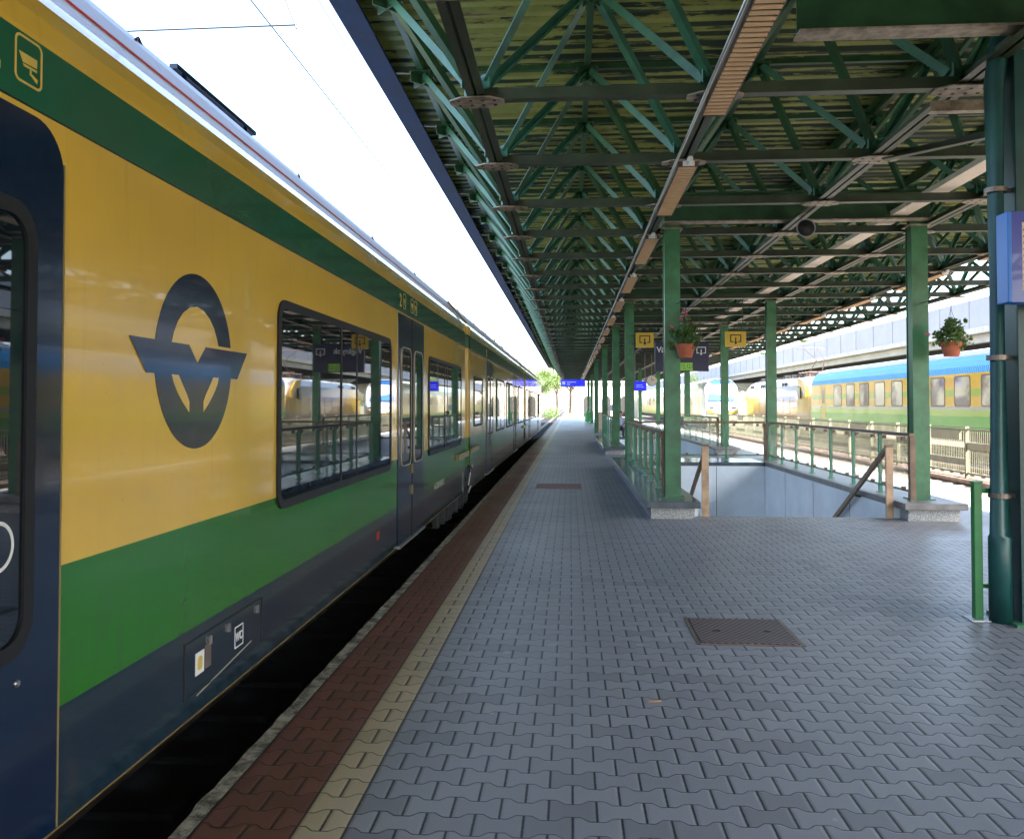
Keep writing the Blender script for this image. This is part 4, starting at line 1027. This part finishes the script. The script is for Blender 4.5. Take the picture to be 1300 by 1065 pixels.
b.tube([(15.5, 59.4, 5.42), (15.7, 59.4, 5.47), (17.1, 59.4, 5.47), (17.3, 59.4, 5.42)], .025, 6)
b.build('pantograph', M['locored'], e)
b = MB(); b.box(15.2, 17.6, 56.2, 74.2, .05, .549)
for q in (59.3, 62.3, 68.1, 71.1): b.lathe([(.55, -.05), (.58, .06)], (15.65, q, .25), 20, 'x')
b.build('bogies', M['under'], e)
# white and blue fronted railcar
e = empty('railcar', (12.5, 105, -.3), 'white railcar with pale blue windscreen and yellow sides facing the camera beyond the fence', 'train')
b = MB()
P_ = [(11.08, .45), (11.02, .8), (11.02, 2.6), (11.10, 3.1), (11.4, 3.55), (11.9, 3.78), (13.1, 3.78), (13.6, 3.55), (13.9, 3.1), (13.98, 2.6), (13.98, .8), (13.92, .45)]
b.prism(P_, 73.2, 140, 'y'); b.build('car_body', M['railcar'], e)
b = MB(); vs = []
for yy, f_, up in ((73.2, 1, 0), (72.3, .99, .0), (71.5, .95, .25), (71.1, .88, .6)):
    vs += [(12.5+(x-12.5)*f_, yy + max(0, z-1.4)*up*.65, .45+(z-.45)*(1-.06*up)) for x, z in P_]
n = 12; fs = [tuple(range(36, 48))] + [(k*n+i, k*n+(i+1) % n, (k+1)*n+(i+1) % n, (k+1)*n+i) for k in range(3) for i in range(n)]
b.add(vs, fs); b.build('cab_nose', M['railcarwhite'], e)
b = MB(); b.add([(11.42, 71.35, 1.95), (13.58, 71.35, 1.95), (13.45, 71.93, 3.05), (11.55, 71.93, 3.05), (11.42, 71.6, 1.95), (13.58, 71.6, 1.95), (13.45, 72.2, 3.05), (11.55, 72.2, 3.05)],
               [(0,1,2,3), (7,6,5,4), (0,4,5,1), (1,5,6,2), (2,6,7,3), (3,7,4,0)]); b.build('windscreen', M['railcarblue'], e)
b = MB(); b.box(11.7, 13.3, 71.9, 72.6, 3.30, 3.62); b.build('destination_box', M['railcarblue'], e)
b = MB(); b.prism([(11.25, 1.20), (12.5, .78), (13.75, 1.20), (13.75, .98), (12.5, .58), (11.25, .98)], 70.98, 71.12, 'y'); b.build('front_stripe', M['locoyel'], e)
for xx in (11.6, 13.4):
    b = MB(); b.box(xx-.18, xx+.18, 71.0, 71.1, 1.28, 1.42); b.build('headlight', M['under'], e)
b = MB(); b.lathe([(.18, -.5), (.18, -.1), (.25, 0)], (12.5, 70.8, .4), 12, 'y'); b.box(11.6, 13.4, 70.95, 71.3, .2, .5); b.build('coupler', M['under'], e)
for k in range(12):
    yy = 76 + k*5.2; b = MB(); b.box(11.0, 11.018, yy, yy+2.6, 1.6, 2.6); b.build('side_window', M['coachglass'], e)
b = MB(); b.box(11.4, 13.6, 73, 139, .0, .449); b.build('underframe', M['under'], e)

# ------------------------------------------------------------------ viaduct
e = empty('road_viaduct', (36, 120, ZG), 'long grey concrete road viaduct with noise barrier behind the trains', 'viaduct')
VX = 30.0
b = MB(); b.box(VX-.6, VX+13, -30, 420, 6.75, 7.05); b.build('deck', M['girder'], e)
b = MB(); b.box(VX, VX+.5, -30, 420, 6.15, 6.749); b.build('girder', M['girder'], e)
b = MB(); b.box(VX+4, VX+4.6, -30, 420, 5.6, 6.749); b.box(VX+8.4, VX+9, -30, 420, 5.3, 6.749); b.build('inner_girder', M['bridge_shade'], e)  # under-deck shade is put into the colour of these girders
b = MB(); b.box(VX-.62, VX-.605, -30, 420, 6.80, 7.20); b.build('edge_beam', M['concrete'], e)
y = -30; k = 0
b = MB(); b.box(VX-.5, VX-.42, -30, 420, 7.051, 9.3); b.build('noise_barrier', M['barrier'], e)
for k in range(90):
    y = -29.9+k*5; b = MB(); b.box(VX-.54, VX-.501, y-.05, y+.05, 7.051, 9.31); b.build('barrier_post', M['barrier'], e)
b = MB(); b.box(VX-.604, VX-.60, -30, 420, 6.95, 7.0); b.build('cable_duct', M['mast'], e)
for k in range(14):
    y = -20+30*k
    b = MB(); b.prism([(VX+3.2, ZG), (VX+5.6, ZG), (VX+5.6, 3.6), (VX+9, 5.4), (VX+9.2, 5.599), (VX-.3, 5.599), (VX-.1, 5.4), (VX+3.2, 3.6)], y-.6, y+.6, 'y'); b.build('pier', M['girder'], e)

# ------------------------------------------------------------------ trees and bushes
def tree_proto(kind, seed, h=9, n=3600):
    rnd = random.Random(seed)
    e = bpy.data.objects.new(kind, None); COL.objects.link(e)
    b = MB(); b.tube([(0,0,0), (.05,.03,h*.3), (-.05,.05,h*.55), (.02,0,h*.85)], .2, 8, rs=[.28,.2,.14,.04])
    blobs = []
    if kind == 'conifer_tree':
        for k in range(16):
            z = h*(.15+.052*k); r_ = h*.20*(1-k/17)+.15; 
            for q in range(5):
                t_ = rnd.uniform(0, 6.28); blobs.append(((r_*.6*math.cos(t_), r_*.6*math.sin(t_), z), r_*.6))
        sq = (1, 1, .45)
    else:
        for k in range(16):
            t_ = rnd.uniform(0, 6.28); rad = rnd.uniform(.1, .3)*h; z = h*rnd.uniform(.38, .95)
            rad *= math.sqrt(max(.1, 1-abs((z/h-.65)/.38)**2)); c = (rad*math.cos(t_), rad*math.sin(t_), z); blobs.append((c, h*rnd.uniform(.09, .16)))
            b.tube([(0, 0, h*.3+rnd.uniform(0, .2)*h), (c[0]*.6, c[1]*.6, c[2]*.85), c], .05, 5, rs=[.09,.05,.02])
        sq = (1, 1, .8)
    b.build('trunk', M['bark'], e)
    b = MB()
    for c, r_ in blobs: leaves(b, c, r_, n//len(blobs), .22, rnd, sq, .3)
    b.build('crown', M['leaf'], e)
    return e
tp = tree_proto('broadleaf_tree', 1); tp2 = tree_proto('broadleaf_tree', 2, 10); cp = tree_proto('conifer_tree', 3, 13)
spots = [(tp, -9, 84, 1.0, 'leafy tree beyond the end of the near train on the left'), (tp2, -5.5, 150, 1.0, 'pale tree far away in line with the left track'),
         (tp, -14, 112, 1.1, 'second leafy tree behind the far overhead mast'), (tp2, -2.8, 185, 1.3, 'distant tree right of the left track end'),
         (tp, 6, 160, 1.2, 'tree behind the pale far building'), (tp2, 26, 168, .9, 'tree behind the white fronted railcar'),
         (cp, 55, 205, 1.5, 'taller conifer behind the viaduct right of the sign'), (cp, 48, 215, 1.3, 'shorter conifer behind the viaduct beside the taller one'),
         (tp2, 24.5, 24, .85, 'tree between the coach and viaduct nearest the camera'), (tp, 25, 12, .8, 'tree behind the second blue roofed coach'), (tp, 46, 60, 1.2, 'tree behind the viaduct near the coach'), (tp2, 50, 90, 1.2, 'second tree behind the viaduct'),
         (tp, -24, 60, 1.3, 'large tree left of the tracks behind the near train'), (tp2, 12, 210, 1.4, 'hazy tree behind the railcar tail'), (tp2, 0, 215, 1.5, 'hazy tree at the very end of the platform view')]
used = set()
for src, x, y, s, lab in spots:
    o = src if src.name not in used else copy_tree(src); used.add(src.name)
    o.location = (x, y, ZG); o.scale = (s, s, s); o.rotation_euler = (0, 0, random.uniform(0, 6.28)); tag(o, lab, 'tree', 'trees round the station')
def bush(x, y, r_, lab, n=900, seed=1):
    rnd = random.Random(seed); b = MB()
    for k in range(5): leaves(b, (rnd.uniform(-.6,.6)*r_, rnd.uniform(-.6,.6)*r_, r_*rnd.uniform(.35,.7)), r_*.6, n//5, .16, rnd)
    o = b.build('bush', M['leaf_bush']); o.location = (x, y, ZG); tag(o, lab, 'bush', 'bushes at the platform end')
bush(-6.5, 72, 1.3, 'low bush left of the track just beyond the train nose', seed=1); bush(-7.5, 80, 1.7, 'second bush beyond the train nose', seed=2)
bush(-3.0, 128, 1.6, 'bush by the end of the left track', seed=3); bush(-6, 118, 2.2, 'wide bush beside the far left track', 1500, seed=4)

# ------------------------------------------------------------------ far end buildings and platform furniture
e = empty('far_building', (6, 140, ZG), 'pale plastered building with dark doorways beyond the platform end', 'building')
b = MB(); b.box(1.5, 11, 140, 148, ZG, 5.2); b.build('wall', M['plaster'], e)
b = MB(); b.box(1.2, 11.3, 139.7, 148.3, 5.201, 5.5); b.build('roof', M['girder'], e)
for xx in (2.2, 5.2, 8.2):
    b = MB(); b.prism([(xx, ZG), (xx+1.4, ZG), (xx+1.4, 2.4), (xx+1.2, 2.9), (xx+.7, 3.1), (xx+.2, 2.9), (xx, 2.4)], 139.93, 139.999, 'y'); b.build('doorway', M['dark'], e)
b = MB(); b.tube([(-.72, 108, 0), (-.72, 108, 5.2)], .06, 8); o = b.build('lamp_pole', M['mast']); tag(o, 'slim grey pole at the far left corner of the platform', 'pole')
e = empty('cabinet', (2.2, 52, 0), 'beige cabinet standing on the platform beyond the farther stairwell', 'cabinet')
b = MB(); b.box(1.7, 2.05, 52, 52.6, .06, 1.15); b.build('housing', M['tan'], e, bevel=.01)
b = MB(); b.box(1.73, 2.02, 51.985, 51.999, .12, 1.08); b.build('door', M['paper'], e)
b = MB(); b.box(1.68, 2.07, 51.98, 52.62, 0, .0599); b.build('plinth', M['concrete'], e)
for k, (xx, yy, lab) in enumerate(((1.55, 76.0, 'green litter bin by the far columns, left one of the pair'), (1.9, 80.0, 'green litter bin by the far columns, right one of the pair'))):
    e = empty('litter_bin', (xx, yy, 0), lab, 'litter bin', 'green litter bins')
    b = MB(); b.lathe([(.22, .1), (.25, .12), (.27, .85), (.25, .87), (.0, .88)], (xx, yy, 0), 16); b.build('bin_body', M['thinpost'], e)
    b = MB(); b.tube([(xx, yy, 0), (xx, yy, .1)], .05, 8); b.lathe([(.28, .9), (.26, .98), (0, 1.02)], (xx, yy, 0), 16); b.build('lid', M['thinpost'], e)
# bench with seated person
e = empty('bench', (2.45, 40.3, 0), 'slatted bench beyond the farther stairwell where the person sits', 'bench')
b = MB()
for k in range(4): b.box(1.9, 3.2, 40.12+k*.11, 40.20+k*.11, .42, .45)
b.build('seat', M['bronze'], e)
b = MB()
for k in range(3): b.box(1.9, 3.2, 40.56, 40.59, .52+k*.13, .62+k*.13)
b.build('backrest', M['bronze'], e)
for x in (2.05, 3.05):
    b = MB(); b.box(x-.025, x+.025, 40.14, 40.18, 0, .419); b.box(x-.025, x+.025, 40.5, 40.54, 0, .419); b.box(x-.025, x+.025, 40.51, 40.559, .4195, .9); b.build('leg', M['green'], e)
pe = empty('person', (2.35, 40.3, 0), 'person with dark hair in a pale blue shirt seated on the bench', 'person')
def skin(name, verts, edges, mat, parent, sub=2):
    me = bpy.data.meshes.new(name); o_ = world_loc(parent)
    me.from_pydata([(v[0]-o_.x, v[1]-o_.y, v[2]-o_.z) for v in verts], edges, []); ob = bpy.data.objects.new(name, me); COL.objects.link(ob); ob.parent = parent
    ob.modifiers.new('skin', 'SKIN'); sv = me.skin_vertices[0].data
    for k, v in enumerate(verts): sv[k].radius = (v[3], v[4] if len(v) > 4 else v[3])
    sv[0].use_root = True
    s_ = ob.modifiers.new('sub', 'SUBSURF'); s_.levels = sub; s_.render_levels = sub
    me.materials.append(mat); return ob
px_, py_ = 2.35, 40.32
V = [(px_, py_, .52, .14, .11), (px_, py_+.02, .72, .13, .10), (px_, py_+.04, .93, .155, .10), (px_, py_+.02, 1.03, .06), (px_, py_, 1.11, .065, .075), (px_, py_-.02, 1.20, .078, .09), (px_, py_-.01, 1.27, .06, .07)]
Ed = [(0,1), (1,2), (2,3), (3,4), (4,5), (5,6)]
for s in (-1, 1):
    i0 = len(V)
    V += [(px_+s*.17, py_+.02, .97, .06), (px_+s*.22, py_-.02, .72, .045), (px_+s*.14, py_-.22, .60, .034), (px_+s*.10, py_-.30, .58, .028), (px_+s*.09, py_-.37, .565, .018),
          (px_+s*.09, py_+.0, .50, .085), (px_+s*.11, py_-.40, .50, .068), (px_+s*.11, py_-.44, .28, .05), (px_+s*.11, py_-.42, .09, .036), (px_+s*.12, py_-.56, .04, .035)]
    Ed += [(2, i0), (i0, i0+1), (i0+1, i0+2), (i0+2, i0+3), (i0+3, i0+4), (0, i0+5), (i0+5, i0+6), (i0+6, i0+7), (i0+7, i0+8), (i0+8, i0+9)]
skin('body', V, Ed, M['skin'], pe)
V2 = [(px_, py_, .52, .15, .12), (px_, py_+.02, .72, .142, .112), (px_, py_+.04, .93, .168, .112), (px_, py_+.03, 1.0, .08)]
E2 = [(0,1), (1,2), (2,3)]
for s in (-1, 1):
    i0 = len(V2); V2 += [(px_+s*.17, py_+.02, .97, .07), (px_+s*.22, py_-.02, .74, .055)]; E2 += [(2, i0), (i0, i0+1)]
skin('shirt', V2, E2, M['shirt'], pe)
V3 = [(px_, py_, .53, .155, .125)]; E3 = []
for s in (-1, 1):
    i0 = len(V3); V3 += [(px_+s*.09, py_-.05, .51, .095), (px_+s*.11, py_-.40, .51, .078), (px_+s*.11, py_-.44, .28, .06), (px_+s*.11, py_-.42, .12, .052)]; E3 += [(0, i0), (i0, i0+1), (i0+1, i0+2), (i0+2, i0+3)]
skin('trousers', V3, E3, M['trousers'], pe)
b = MB(); b.lathe([(.06, -.02), (.098, .03), (.10, .08), (.075, .125), (.03, .14), (0, .142)], (px_, py_+.015, 1.18), 16); b.build('hair', M['hair'], pe, smooth=True)
b = MB()
for s in (-1, 1): b.box(px_+s*.035-.012, px_+s*.035+.012, py_-.112, py_-.104, 1.20, 1.212)
b.build('eyes', M['hair'], pe)
